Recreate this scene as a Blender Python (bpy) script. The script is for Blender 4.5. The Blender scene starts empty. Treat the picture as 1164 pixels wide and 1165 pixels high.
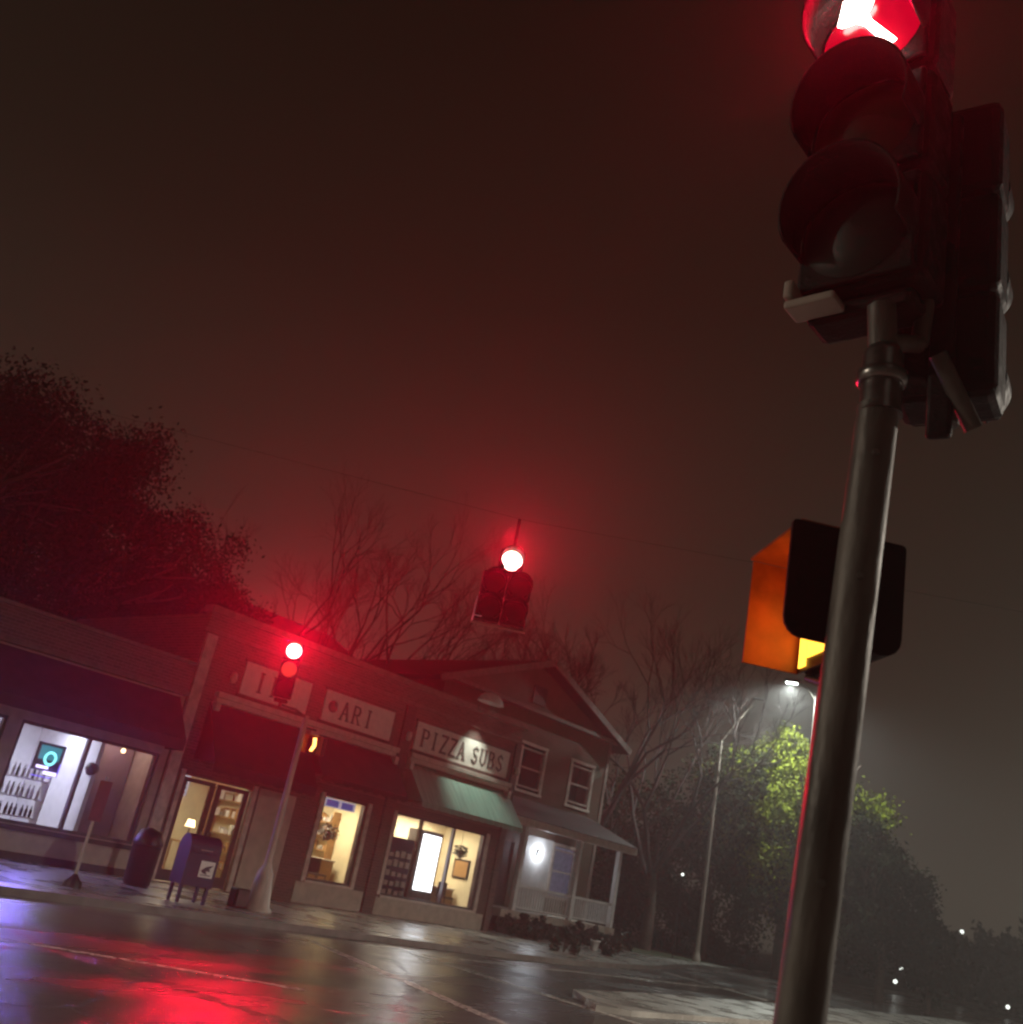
import bpy, math, random
import numpy as np
from mathutils import Vector, Matrix
R=math.radians
random.seed(7)
S=bpy.context.scene
COL=S.collection
S.view_settings.view_transform='Standard'; S.view_settings.look='None'
S.view_settings.exposure=0; S.view_settings.gamma=1
S.cycles.use_denoising=True
S.cycles.volume_bounces=0
S.cycles.max_bounces=8
S.cycles.transparent_max_bounces=16
S.cycles.sample_clamp_indirect=3.0

# ------------------------------------------------------------------ camera
# X runs along the far street front, Y away across the street
F=1127.0; W0=1164.0
roll=R(11.6); pitch=R(20.3)
h=Vector((0.7218,0.6921,0)).normalized(); right=Vector((h.y,-h.x,0)); up0=Vector((0,0,1))
fwd=(h*math.cos(pitch)+up0*math.sin(pitch)); up=(up0*math.cos(pitch)-h*math.sin(pitch))
cx=right*math.cos(roll)+up*math.sin(roll); cy=-right*math.sin(roll)+up*math.cos(roll); cz=-fwd
cam=bpy.data.cameras.new('camera'); co=bpy.data.objects.new('camera',cam); COL.objects.link(co)
M=Matrix((cx,cy,cz)).transposed().to_4x4(); M.translation=Vector((0,0,1.6)); co.matrix_world=M
cam.sensor_fit='HORIZONTAL'; cam.angle=2*math.atan(W0/2/F); cam.clip_end=3000; cam.clip_start=0.05
S.camera=co
cam.dof.use_dof=True; cam.dof.focus_distance=4.5; cam.dof.aperture_fstop=2.9

# ------------------------------------------------------------------ materials
def nt(m): m.use_nodes=True; return m.node_tree
def mat(name,col,rough=.6,metal=0,var=.25,scale=6.,bump=0.,bscale=40.,emit=None,estr=0,spec=.5,rvar=0,stretch=None):
    m=bpy.data.materials.new(name); t=nt(m); b=t.nodes['Principled BSDF']
    b.inputs['Roughness'].default_value=rough; b.inputs['Metallic'].default_value=metal
    b.inputs['Specular IOR Level'].default_value=spec
    tc=t.nodes.new('ShaderNodeTexCoord'); src=tc.outputs['Object']
    if stretch:
        mp=t.nodes.new('ShaderNodeMapping'); mp.inputs['Scale'].default_value=stretch
        t.links.new(src,mp.inputs[0]); src=mp.outputs[0]
    n=t.nodes.new('ShaderNodeTexNoise'); n.inputs['Scale'].default_value=scale; n.inputs['Detail'].default_value=5
    t.links.new(src,n.inputs['Vector'])
    r=t.nodes.new('ShaderNodeValToRGB'); lo=1-var; hi=1+var
    r.color_ramp.elements[0].position=.3; r.color_ramp.elements[1].position=.7
    r.color_ramp.elements[0].color=(col[0]*lo,col[1]*lo,col[2]*lo,1)
    r.color_ramp.elements[1].color=(min(1,col[0]*hi),min(1,col[1]*hi),min(1,col[2]*hi),1)
    t.links.new(n.outputs[0],r.inputs[0]); t.links.new(r.outputs[0],b.inputs['Base Color'])
    if rvar:
        mr=t.nodes.new('ShaderNodeMapRange'); mr.inputs[1].default_value=.35; mr.inputs[2].default_value=.65
        mr.inputs[3].default_value=max(.03,rough-rvar); mr.inputs[4].default_value=rough+rvar
        t.links.new(n.outputs[0],mr.inputs[0]); t.links.new(mr.outputs[0],b.inputs['Roughness'])
    if bump:
        n2=t.nodes.new('ShaderNodeTexNoise'); n2.inputs['Scale'].default_value=bscale; n2.inputs['Detail'].default_value=4
        t.links.new(src,n2.inputs['Vector'])
        bp=t.nodes.new('ShaderNodeBump'); bp.inputs['Strength'].default_value=bump; bp.inputs['Distance'].default_value=.02
        t.links.new(n2.outputs[0],bp.inputs['Height']); t.links.new(bp.outputs[0],b.inputs['Normal'])
    if emit:
        b.inputs['Emission Color'].default_value=(*emit,1); b.inputs['Emission Strength'].default_value=estr
    return m
def siding(name,col,pitch_,axis='Z',depth=.5):
    m=mat(name,col,.55,var=.12,scale=3); t=m.node_tree; b=t.nodes['Principled BSDF']
    tc=[n for n in t.nodes if n.type=='TEX_COORD'][0]
    sp=t.nodes.new('ShaderNodeSeparateXYZ'); t.links.new(tc.outputs['Object'],sp.inputs[0])
    mu=t.nodes.new('ShaderNodeMath'); mu.operation='MULTIPLY'; mu.inputs[1].default_value=1/pitch_
    t.links.new(sp.outputs[axis],mu.inputs[0])
    fr=t.nodes.new('ShaderNodeMath'); fr.operation='FRACT'; t.links.new(mu.outputs[0],fr.inputs[0])
    bp=t.nodes.new('ShaderNodeBump'); bp.inputs['Strength'].default_value=depth; bp.inputs['Distance'].default_value=.03
    t.links.new(fr.outputs[0],bp.inputs['Height']); t.links.new(bp.outputs[0],b.inputs['Normal'])
    return m
def emis(name,col,s):
    m=bpy.data.materials.new(name); t=nt(m); b=t.nodes['Principled BSDF']
    b.inputs['Base Color'].default_value=(.02,.02,.02,1); b.inputs['Emission Color'].default_value=(*col,1)
    b.inputs['Emission Strength'].default_value=s
    n=t.nodes.new('ShaderNodeTexNoise'); n.inputs['Scale'].default_value=12
    mr=t.nodes.new('ShaderNodeMapRange'); mr.inputs[3].default_value=s*.85; mr.inputs[4].default_value=s*1.15
    t.links.new(n.outputs[0],mr.inputs[0]); t.links.new(mr.outputs[0],b.inputs['Emission Strength'])
    return m
def glassmat(name,tint=(.9,.9,.9)):
    m=bpy.data.materials.new(name); t=nt(m); t.nodes.clear()
    o=t.nodes.new('ShaderNodeOutputMaterial'); a=t.nodes.new('ShaderNodeBsdfTransparent'); g=t.nodes.new('ShaderNodeBsdfGlossy')
    a.inputs[0].default_value=(*tint,1); g.inputs['Roughness'].default_value=.06
    lw=t.nodes.new('ShaderNodeLayerWeight'); lw.inputs[0].default_value=.5; pw=t.nodes.new('ShaderNodeMath'); pw.operation='POWER'; pw.inputs[1].default_value=4; t.links.new(lw.outputs['Facing'],pw.inputs[0]); f=t.nodes.new('ShaderNodeMath'); f.operation='MULTIPLY_ADD'; f.inputs[1].default_value=.6; f.inputs[2].default_value=.035; t.links.new(pw.outputs[0],f.inputs[0])
    x=t.nodes.new('ShaderNodeMixShader'); t.links.new(f.outputs[0],x.inputs[0]); t.links.new(a.outputs[0],x.inputs[1]); t.links.new(g.outputs[0],x.inputs[2])
    t.links.new(x.outputs[0],o.inputs[0]); return m

def wet_asphalt():
    m=bpy.data.materials.new('wet_asphalt'); t=nt(m); b=t.nodes['Principled BSDF']; L=t.links.new
    g=t.nodes.new('ShaderNodeNewGeometry')
    n1=t.nodes.new('ShaderNodeTexNoise'); n1.inputs['Scale'].default_value=.35; n1.inputs['Detail'].default_value=6; n1.inputs['Roughness'].default_value=.55
    mp=t.nodes.new('ShaderNodeMapping'); mp.inputs['Scale'].default_value=(.45,1.3,1); L(g.outputs['Position'],mp.inputs[0]); L(mp.outputs[0],n1.inputs['Vector'])
    r=t.nodes.new('ShaderNodeValToRGB'); r.color_ramp.elements[0].position=.40; r.color_ramp.elements[1].position=.60
    r.color_ramp.elements[0].color=(.08,.08,.08,1); r.color_ramp.elements[1].color=(.33,.33,.33,1)
    L(n1.outputs[0],r.inputs[0]); L(r.outputs[0],b.inputs['Roughness'])
    n2=t.nodes.new('ShaderNodeTexNoise'); n2.inputs['Scale'].default_value=55; n2.inputs['Detail'].default_value=3; L(g.outputs['Position'],n2.inputs['Vector'])
    c=t.nodes.new('ShaderNodeValToRGB'); c.color_ramp.elements[0].color=(.014,.014,.015,1); c.color_ramp.elements[1].color=(.085,.08,.075,1)
    L(n2.outputs[0],c.inputs[0]); L(c.outputs[0],b.inputs['Base Color'])
    n3=t.nodes.new('ShaderNodeTexNoise'); n3.inputs['Scale'].default_value=4.; n3.inputs['Detail'].default_value=8; n3.inputs['Roughness'].default_value=.7; L(g.outputs['Position'],n3.inputs['Vector'])
    vo=t.nodes.new('ShaderNodeTexVoronoi'); vo.inputs['Scale'].default_value=60; L(g.outputs['Position'],vo.inputs['Vector'])
    ck=t.nodes.new('ShaderNodeTexVoronoi'); ck.feature='DISTANCE_TO_EDGE'; ck.inputs['Scale'].default_value=.32
    dn=t.nodes.new('ShaderNodeVectorMath'); dn.operation='MULTIPLY_ADD'; L(n3.outputs['Color'],dn.inputs[0]); dn.inputs[1].default_value=(.5,.5,.5); L(g.outputs['Position'],dn.inputs[2]); L(dn.outputs[0],ck.inputs['Vector'])
    cm=t.nodes.new('ShaderNodeMapRange'); cm.inputs[1].default_value=0; cm.inputs[2].default_value=.012; cm.inputs[3].default_value=-.8; cm.inputs[4].default_value=0; L(ck.outputs['Distance'],cm.inputs[0])
    a1=t.nodes.new('ShaderNodeMath'); a1.operation='MULTIPLY_ADD'; a1.inputs[1].default_value=.16; L(vo.outputs['Distance'],a1.inputs[0]); L(n3.outputs[0],a1.inputs[2])
    a2=t.nodes.new('ShaderNodeMath'); a2.operation='ADD'; L(a1.outputs[0],a2.inputs[0]); L(cm.outputs[0],a2.inputs[1])
    bp=t.nodes.new('ShaderNodeBump'); bp.inputs['Strength'].default_value=.42; bp.inputs['Distance'].default_value=.03
    L(a2.outputs[0],bp.inputs['Height']); L(bp.outputs[0],b.inputs['Normal'])
    b.inputs['Specular IOR Level'].default_value=.7
    return m

MT=dict(
 asphalt=wet_asphalt(),
 concrete=mat('wet_concrete',(.22,.21,.19),.30,var=.3,scale=1.3,bump=.35,bscale=9,rvar=.13),
 kerb=mat('kerb_concrete',(.14,.13,.12),.4,var=.25,scale=4,bump=.3,bscale=20),
 paint=mat('road_paint',(.5,.49,.45),.3,var=.4,scale=9,bump=.3,bscale=30),
 grass=mat('grass_earth',(.03,.04,.015),.8,var=.4,scale=5,bump=.6,bscale=20),
 stucco=mat('tan_stucco',(.42,.36,.30),.7,var=.15,scale=4,bump=.2,bscale=60),
 brownwall=mat('brown_boards',(.12,.075,.06),.55,var=.2,scale=5,stretch=(1,1,.2)),
 darkwall=mat('dark_brown_trim',(.045,.03,.03),.5,var=.3,scale=8),
 cream=mat('cream_trim',(.58,.50,.44),.5,var=.15,scale=8),
 signw=mat('painted_sign_board',(.74,.69,.62),.45,var=.1,scale=5),
 letter=mat('sign_lettering',(.14,.11,.10),.5),
 parap=mat('parapet_render',(.20,.14,.12),.7,var=.2,scale=2,bump=.2,bscale=30),
 shingle=siding('grey_shingles',(.07,.06,.065),.18,'Z',.9),
 awn_dark=mat('maroon_canvas',(.05,.018,.022),.8,var=.25,scale=3),
 awn_purple=mat('plum_canvas',(.06,.035,.06),.8,var=.25,scale=3),
 awn_green=mat('green_canvas',(.19,.32,.26),.75,var=.22,scale=3,stretch=(3,.3,.3)),
 frame=mat('window_frame_paint',(.07,.055,.06),.4),
 framel=mat('pale_window_frame',(.50,.43,.38),.45),
 glass=glassmat('window_glass'),
 inner_w=mat('shop_wall_white',(.65,.65,.68),.7,var=.08),
 inner_y=mat('shop_wall_yellow',(.68,.60,.40),.7,var=.12,scale=2),
 inner_m=mat('shop_wall_mauve',(.25,.19,.20),.7,var=.1),
 inner_f=mat('shop_floor_tile',(.25,.2,.15),.5),
 wood=mat('shelf_wood',(.32,.18,.07),.5,var=.3,stretch=(1,8,8)),
 dark=mat('black_plastic',(.012,.011,.012),.45,var=.3),
 sig=mat('signal_housing_paint',(.012,.008,.008),.6,var=.5,scale=20,bump=.2,bscale=90,spec=.25,rvar=.15),
 sigy=mat('signal_visor_orange',(.34,.065,.012),.45,var=.35,scale=14),
 steel=mat('galvanised_steel',(.12,.108,.095),.5,.25,var=.65,scale=7,bump=.35,bscale=22,rvar=.12,stretch=(1,1,.35)),
 chrome=mat('steel_clamp',(.25,.24,.23),.3,.9,var=.2,scale=30),
 polepale=mat('pale_pole_paint',(.42,.36,.31),.45,var=.2,scale=7,stretch=(1,1,.3)),
 blue=mat('mailbox_blue',(.022,.015,.06),.6,var=.15),
 white=mat('white_paint',(.7,.68,.66),.5,var=.1),
 house=siding('tan_clapboard',(.13,.095,.065),.13),
 roof=mat('asphalt_roofing',(.04,.03,.03),.8,var=.3,scale=15,bump=.4,bscale=40),
 porchw=siding('porch_wall_boards',(.6,.58,.56),.13),
 bark=mat('tree_bark',(.09,.065,.05),.85,var=.3,scale=8,bump=.5,bscale=30),
 twig=mat('bare_twig_bark',(.045,.03,.028),.85,var=.3,scale=8),
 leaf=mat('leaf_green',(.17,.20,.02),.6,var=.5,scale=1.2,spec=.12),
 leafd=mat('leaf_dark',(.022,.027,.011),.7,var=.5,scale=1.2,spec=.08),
 hedge=mat('hedge_leaf',(.03,.035,.02),.6,var=.5,scale=3),
 dirtred=mat('faded_red_sign',(.18,.03,.04),.5),
 paleglint=mat('pale_blue_glint',(.55,.75,.85),.3),  # colour of a painted glint on the hanging signal
 trim=mat('weathered_trim',(.20,.155,.13),.6,var=.25,scale=6),
 lens_red=emis('red_lens_lit',(1,.62,.50),7),
 lens_redglint=emis('red_glint_on_lens',(1,.08,.05),.55),  # second lens glows dimly to stand in for a red reflection
 lens_arrow=emis('red_arrow_lit',(1,.80,.70),12),
 lens_redback=mat('red_lens_face',(.25,.004,.012),.25,emit=(.9,.0,.03),estr=.55),
 lens_off_y=mat('amber_lens_unlit',(.03,.013,.004),.4),
 lens_off_g=mat('green_lens_unlit',(.004,.014,.012),.4),
 hand=emis('amber_hand_lit',(1,.45,.04),3.6),
 amber=emis('amber_lamp_lit',(1,.45,.10),5),
 warmlamp=emis('warm_lamp_lit',(1,.70,.36),6),
 fridge=emis('cooler_light_panel',(.90,.94,1),5),
 cyan=emis('cyan_neon_panel',(.03,.38,.50),.8),
 cyanring=emis('cyan_neon_ring',(.25,.95,1),2.2),
 violet=emis('violet_neon_bar',(.70,.62,1),3.),
 violetg=emis('violet_neon_edge',(.16,.10,.9),1.6),
 glass_dull=mat('unlit_lamp_glass',(.2,.2,.2),.3),
 lampw=emis('street_lamp_lit',(.9,1,.95),30),
 porchlamp=emis('porch_lamp_lit',(.85,.93,1),14),
 dotw=emis('distant_lamp_lit',(.95,1,.92),2.5),
 bluepan=emis('blue_banner_backlit',(.12,.14,.5),.5),
 whitepan=emis('white_banner_backlit',(.7,.65,.75),.6),
 darkbl=mat('postal_mark',(.03,.02,.06),.5),
 bottleg=mat('bottle_glass_dark',(.05,.06,.05),.2),
 bottlep=mat('bottle_glass_pale',(.5,.48,.42),.3),
 curtain=mat('glowing_curtain',(.5,.5,.62),.8,emit=(.5,.55,.85),estr=.10),  # faint emission stands in for light falling on the cloth
)

def worn(m):
    t=m.node_tree; b=t.nodes['Principled BSDF']; g=t.nodes.new('ShaderNodeNewGeometry'); n=t.nodes.new('ShaderNodeTexNoise'); n.inputs['Scale'].default_value=7; n.inputs['Detail'].default_value=9; n.inputs['Roughness'].default_value=.75
    t.links.new(g.outputs['Position'],n.inputs['Vector']); mr=t.nodes.new('ShaderNodeMapRange'); mr.inputs[1].default_value=.42; mr.inputs[2].default_value=.56; mr.inputs[3].default_value=0; mr.inputs[4].default_value=.85
    t.links.new(n.outputs[0],mr.inputs[0]); t.links.new(mr.outputs[0],b.inputs['Alpha'])
worn(MT['paint'])
def bricks(m,a,b_,mortar,sc=1.0):
    t=m.node_tree; b=t.nodes['Principled BSDF']; g=t.nodes.new('ShaderNodeNewGeometry'); sp=t.nodes.new('ShaderNodeSeparateXYZ'); cb=t.nodes.new('ShaderNodeCombineXYZ')
    t.links.new(g.outputs['Position'],sp.inputs[0]); ad=t.nodes.new('ShaderNodeMath'); ad.operation='ADD'; t.links.new(sp.outputs['X'],ad.inputs[0]); t.links.new(sp.outputs['Y'],ad.inputs[1])
    t.links.new(ad.outputs[0],cb.inputs[0]); t.links.new(sp.outputs['Z'],cb.inputs[1])
    k=t.nodes.new('ShaderNodeTexBrick'); k.inputs['Scale'].default_value=sc; k.inputs['Brick Width'].default_value=.22; k.inputs['Row Height'].default_value=.075; k.inputs['Mortar Size'].default_value=.008
    k.inputs['Color1'].default_value=(*a,1); k.inputs['Color2'].default_value=(*b_,1); k.inputs['Mortar'].default_value=(*mortar,1)
    t.links.new(cb.outputs[0],k.inputs['Vector']); t.links.new(k.outputs['Color'],b.inputs['Base Color'])
    bp=t.nodes.new('ShaderNodeBump'); bp.inputs['Strength'].default_value=.6; bp.inputs['Distance'].default_value=.01; bp.invert=True; t.links.new(k.outputs['Fac'],bp.inputs['Height']); t.links.new(bp.outputs[0],b.inputs['Normal'])
bricks(MT['parap'],(.20,.12,.10),(.13,.08,.07),(.26,.22,.2)); bricks(MT['brownwall'],(.13,.075,.06),(.085,.05,.045),(.16,.13,.12))
# ------------------------------------------------------------------ mesh builder
class MB:
    def __init__(s): s.v=[]; s.f=[]; s.sm=[]
    def add(s,vs,fs,smooth=False):
        o=len(s.v); s.v+= [tuple(v) for v in vs]; s.f+=[tuple(i+o for i in f) for f in fs]; s.sm+=[smooth]*len(fs); return s
    def box(s,x0,x1,y0,y1,z0,z1,bev=0,T=None):
        if bev<=0:
            vs=[(x,y,z) for z in (z0,z1) for y in (y0,y1) for x in (x0,x1)]
            fs=[(0,2,3,1),(4,5,7,6),(0,1,5,4),(2,6,7,3),(0,4,6,2),(1,3,7,5)]
        else:
            import bmesh
            bm=bmesh.new(); bmesh.ops.create_cube(bm,size=1)
            for v in bm.verts: v.co=Vector(((x0+x1)/2+v.co.x*(x1-x0),(y0+y1)/2+v.co.y*(y1-y0),(z0+z1)/2+v.co.z*(z1-z0)))
            bmesh.ops.bevel(bm,geom=bm.edges[:],offset=bev,segments=2,affect='EDGES',profile=.5)
            bm.verts.index_update(); vs=[v.co.copy() for v in bm.verts]; fs=[[v.index for v in f.verts] for f in bm.faces]; bm.free()
        if T is not None: vs=[T@Vector(v) for v in vs]
        return s.add(vs,fs)
    def tube(s,p0,p1,r0,r1=None,n=12,cap=True):
        r1=r0 if r1 is None else r1; p0=Vector(p0); p1=Vector(p1); d=(p1-p0).normalized()
        a=d.orthogonal().normalized(); b=d.cross(a); vs=[]; 
        for p,r in ((p0,r0),(p1,r1)):
            for i in range(n):
                t=2*math.pi*i/n; vs.append(p+a*math.cos(t)*r+b*math.sin(t)*r)
        fs=[(i,(i+1)%n,n+(i+1)%n,n+i) for i in range(n)]
        s.add(vs,fs,True)
        if cap: s.add(vs[:n],[tuple(reversed(range(n)))]); s.add(vs[n:],[tuple(range(n))])
        return s
    def path(s,pts,r,n=8):
        for i in range(len(pts)-1):
            rr=r if not isinstance(r,(list,tuple)) else r[i]; r2=r if not isinstance(r,(list,tuple)) else r[i+1]
            s.tube(pts[i],pts[i+1],rr,r2,n)
        return s
    def lathe(s,prof,o=(0,0,0),n=24,T=None):   # prof: (r,z)
        o=Vector(o); vs=[]
        for r,z in prof:
            for i in range(n):
                t=2*math.pi*i/n; v=Vector((r*math.cos(t),r*math.sin(t),z))
                if T is not None: v=T@v
                vs.append(o+v)
        fs=[]
        for k in range(len(prof)-1):
            for i in range(n): fs.append((k*n+i,k*n+(i+1)%n,(k+1)*n+(i+1)%n,(k+1)*n+i))
        s.add(vs,fs,True)
        for k in (0,len(prof)-1):
            if prof[k][0]>1e-4: s.add(vs[k*n:(k+1)*n],[tuple(range(n)) if k else tuple(reversed(range(n)))])
        return s
    def prism(s,poly,y0,y1):   # poly in (x,z), extruded along y
        n=len(poly); vs=[(x,y0,z) for x,z in poly]+[(x,y1,z) for x,z in poly]
        return s.add(vs,[tuple(range(n)),tuple(reversed(range(n,2*n)))]+[(i,i+n,(i+1)%n+n,(i+1)%n) for i in range(n)])
    def prismz(s,poly,z0,z1):
        n=len(poly); vs=[(x,y,z0) for x,y in poly]+[(x,y,z1) for x,y in poly]
        return s.add(vs,[tuple(reversed(range(n))),tuple(range(n,2*n))]+[(i,(i+1)%n,(i+1)%n+n,i+n) for i in range(n)])
    def xf(s,T):
        s.v=[tuple(T@Vector(v)) for v in s.v]; return s
    def build(s,name,m,parent=None,world=True):
        me=bpy.data.meshes.new(name); vs=s.v
        if parent is not None and world:
            l=parent.get('_o') or (0,0,0); vs=[(a-l[0],b-l[1],c-l[2]) for a,b,c in vs]
        me.from_pydata([tuple(v) for v in vs],[],s.f); me.polygons.foreach_set('use_smooth',s.sm); me.update()
        import bmesh
        bm=bmesh.new(); bm.from_mesh(me); bmesh.ops.recalc_face_normals(bm,faces=bm.faces); bm.to_mesh(me); bm.free()
        me.materials.append(MT[m] if isinstance(m,str) else m)
        o=bpy.data.objects.new(name,me); COL.objects.link(o)
        if parent is not None:
            o.parent=parent
            if parent.get('_o') is not None: o['_o']=list(parent['_o'])
        return o
def tag(o,label=None,cat=None,group=None,kind=None):
    if label: o['label']=label
    if cat: o['category']=cat
    if group: o['group']=group
    if kind: o['kind']=kind
    return o
def thing(name,loc,label,cat,group=None,rz=0):
    o=bpy.data.objects.new(name,None); COL.objects.link(o); o.location=loc; o.rotation_euler=(0,0,rz)
    o.empty_display_size=.1
    if rz==0: o['_o']=list(map(float,loc))
    return tag(o,label,cat,group)
def copy_tree(o,parent=None):
    c=o.copy(); COL.objects.link(c)
    if parent is not None: c.parent=parent
    for ch in list(o.children): copy_tree(ch,c)
    return c
def struct(mb,name,m): return tag(mb.build(name,m),kind='structure')
def light(name,kind,loc,energy,col,size=.1,parent=None,target=None,spot=None,blend=.6,sx=None,sy=None):
    l=bpy.data.lights.new(name,kind); l.energy=energy; l.color=col
    if kind=='AREA':
        l.shape='RECTANGLE'; l.size=sx or size; l.size_y=sy or size
    elif kind!='SUN': l.shadow_soft_size=size
    if spot: l.spot_size=R(spot); l.spot_blend=blend
    o=bpy.data.objects.new(name,l); COL.objects.link(o); o.location=loc
    if target is not None:
        d=Vector(target)-Vector(loc); o.rotation_euler=d.to_track_quat('-Z','Y').to_euler()
    if parent is not None:
        bpy.context.view_layer.update()
        o.parent=parent; o.matrix_parent_inverse=parent.matrix_world.inverted()
    return o

# ------------------------------------------------------------------ world and air
w=bpy.data.worlds.new('World'); S.world=w; w.use_nodes=True; t=w.node_tree; L=t.links.new
bg=t.nodes['Background']; tc=t.nodes.new('ShaderNodeTexCoord'); sp=t.nodes.new('ShaderNodeSeparateXYZ'); L(tc.outputs['Generated'],sp.inputs[0])
nz=t.nodes.new('ShaderNodeTexNoise'); nz.inputs['Scale'].default_value=1.6; nz.inputs['Detail'].default_value=4; L(tc.outputs['Generated'],nz.inputs['Vector'])
ma=t.nodes.new('ShaderNodeMath'); ma.operation='MULTIPLY_ADD'; ma.inputs[1].default_value=.10; L(nz.outputs[0],ma.inputs[0]); L(sp.outputs['Z'],ma.inputs[2])
rp=t.nodes.new('ShaderNodeValToRGB'); e=rp.color_ramp.elements
e[0].position=.0; e[0].color=(.058,.047,.035,1); e[1].position=1; e[1].color=(.008,.005,.003,1)
for p,c in ((.12,(.050,.040,.029)),(.34,(.027,.020,.0135)),(.58,(.0125,.0088,.0055)),(.8,(.007,.0048,.0028))):
    x=e.new(p); x.color=(*c,1)
L(ma.outputs[0],rp.inputs[0]); L(rp.outputs[0],bg.inputs[0]); bg.inputs[1].default_value=1.0

hz=MB().box(-40,150,-60,130,-1.0,30).build('added_glow_haze','white'); tag(hz,kind='stuff')
hm=bpy.data.materials.new('lamp_glow_mist'); t=nt(hm); t.nodes.clear(); o=t.nodes.new('ShaderNodeOutputMaterial'); pv=t.nodes.new('ShaderNodeVolumePrincipled')
pv.inputs['Color'].default_value=(.9,.88,.88,1); pv.inputs['Density'].default_value=.0041; pv.inputs['Anisotropy'].default_value=.7  # mist added so that the lamps show a glow around them
t.links.new(pv.outputs[0],o.inputs['Volume']); hz.data.materials.clear(); hz.data.materials.append(hm)

# weak diffuse night glow of the cloud deck (very dim, wide)
light('night_sky_glow','SUN',(0,0,40),.012,(1,.86,.7)); bpy.data.lights['night_sky_glow'].angle=R(20)
bpy.data.objects['night_sky_glow'].rotation_euler=(R(42),0,R(-30))

# ------------------------------------------------------------------ ground
struct(MB().box(-38,148,-58,128,-.5,0),'road','asphalt')
kb=[(-36,16.3),(20,16.3),(23,16.6),(26,17.3),(30,18.5),(34,20.1),(38,21.5),(46,22.6),(100,24)]
struct(MB().prismz([(x,y+.15) for x,y in kb]+[(100,60),(-36,60)],-.1,.12),'pavement','concrete')
k=MB()
for i in range(len(kb)-1):
    (xa,ya),(xb,yb)=kb[i],kb[i+1]
    k.prismz([(xa,ya),(xb,yb),(xb,yb+.15),(xa,ya+.15)],-.1,.125)
struct(k,'kerb','kerb')
struct(MB().prismz([(36,22.6),(46,23.6),(100,25),(100,59),(36,59)],.05,.14),'lawn','grass')
struct(MB().prismz([(44,2),(60,-6),(140,-20),(140,15),(60,14.5),(45,12)],-.05,.10),'grass_verge','grass')
struct(MB().prismz([(-30,-30),(6,-30),(5,-3),(3.4,.6),(2.6,2.0),(1,2.6),(-30,3)],-.1,.12),'near_pavement','concrete')
struct(MB().prismz([(14.8,10.1),(15.4,9.8),(20,9.9),(34,11.2),(60,13.0),(60,14.2),(34,13.3),(20,12.2),(16.2,11.6)],-.05,.09),'traffic_island','concrete')
pl=MB()
def strip(a,b,w_):
    a=Vector(a); b=Vector(b); n=(b-a).normalized(); n=Vector((-n.y,n.x))*w_/2
    pl.prismz([tuple(a+n),tuple(b+n),tuple(b-n),tuple(a-n)],.001,.005)
strip((12.9,15.2),(10.2,7.0),.22); strip((15.4,15.0),(14.6,8.2),.22); strip((3,13.4),(8.6,10.0),.14)
strip((29.9,18.0),(28.6,13.9),.3); strip((16,15.0),(30,15.6),.12)
struct(pl,'road_markings','paint')
# ------------------------------------------------------------------ buildings
YF=22.17
def facade(mb,x0,x1,z0,z1,holes,y0,y1):
    """wall with rectangular openings, built of butted boxes; holes (xa,xb,za,zb)"""
    xs=sorted({x0,x1}|{a for hh in holes for a in hh[:2]})
    for a,b in zip(xs[:-1],xs[1:]):
        segs=[(z0,z1)]
        for hx0,hx1,hz0,hz1 in holes:
            if hx0<=a+1e-6 and hx1>=b-1e-6:
                ns=[]
                for s0,s1 in segs:
                    if hz0>s0: ns.append((s0,min(s1,hz0)))
                    if hz1<s1: ns.append((max(s0,hz1),s1))
                segs=ns
        for s0,s1 in segs:
            if s1-s0>1e-4: mb.box(a,b,y0,y1,s0,s1)
    return mb
def window(parent,x0,x1,z0,z1,y,frame='frame',mull=(),fw=.07,rail=(),name='window',glass='glass'):
    f=MB(); f.box(x0-.02,x0+fw,y-.06,y+.08,z0,z1); f.box(x1-fw,x1+.02,y-.06,y+.08,z0,z1)
    f.box(x0+fw,x1-fw,y-.058,y+.078,z0,z0+fw); f.box(x0+fw,x1-fw,y-.058,y+.078,z1-fw,z1)
    for m in mull: f.box(m-fw/2,m+fw/2,y-.05,y+.07,z0+fw,z1-fw)
    for r_ in rail:
        xs=[x0+fw]+[q for m in mull for q in (m-fw/2,m+fw/2)]+[x1-fw]
        for a,b in zip(xs[::2],xs[1::2]): f.box(a,b,y-.045,y+.065,r_-fw/2,r_+fw/2)
    wo=f.build(name,frame,parent)
    MB().box(x0+.01,x1-.01,y+.01,y+.02,z0+.01,z1-.01).build('pane',glass,wo)
    return wo
def room(parent,x0,x1,d,z1,wm,fm='inner_f'):
    y0=YF+.3; r=MB()
    r.box(x0-.05,x1+.05,y0+d,y0+d+.1,.12,z1+.1)
    r.box(x0-.1,x0,y0,y0+d,.12,z1+.1); r.box(x1,x1+.1,y0,y0+d,.12,z1+.1); r.box(x0,x1,y0,y0+d,z1,z1+.1)
    r.build('inner_wall',wm,parent)
    MB().box(x0,x1,YF+.25,y0+d,.10,.14).build('floor',fm,parent)

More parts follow.
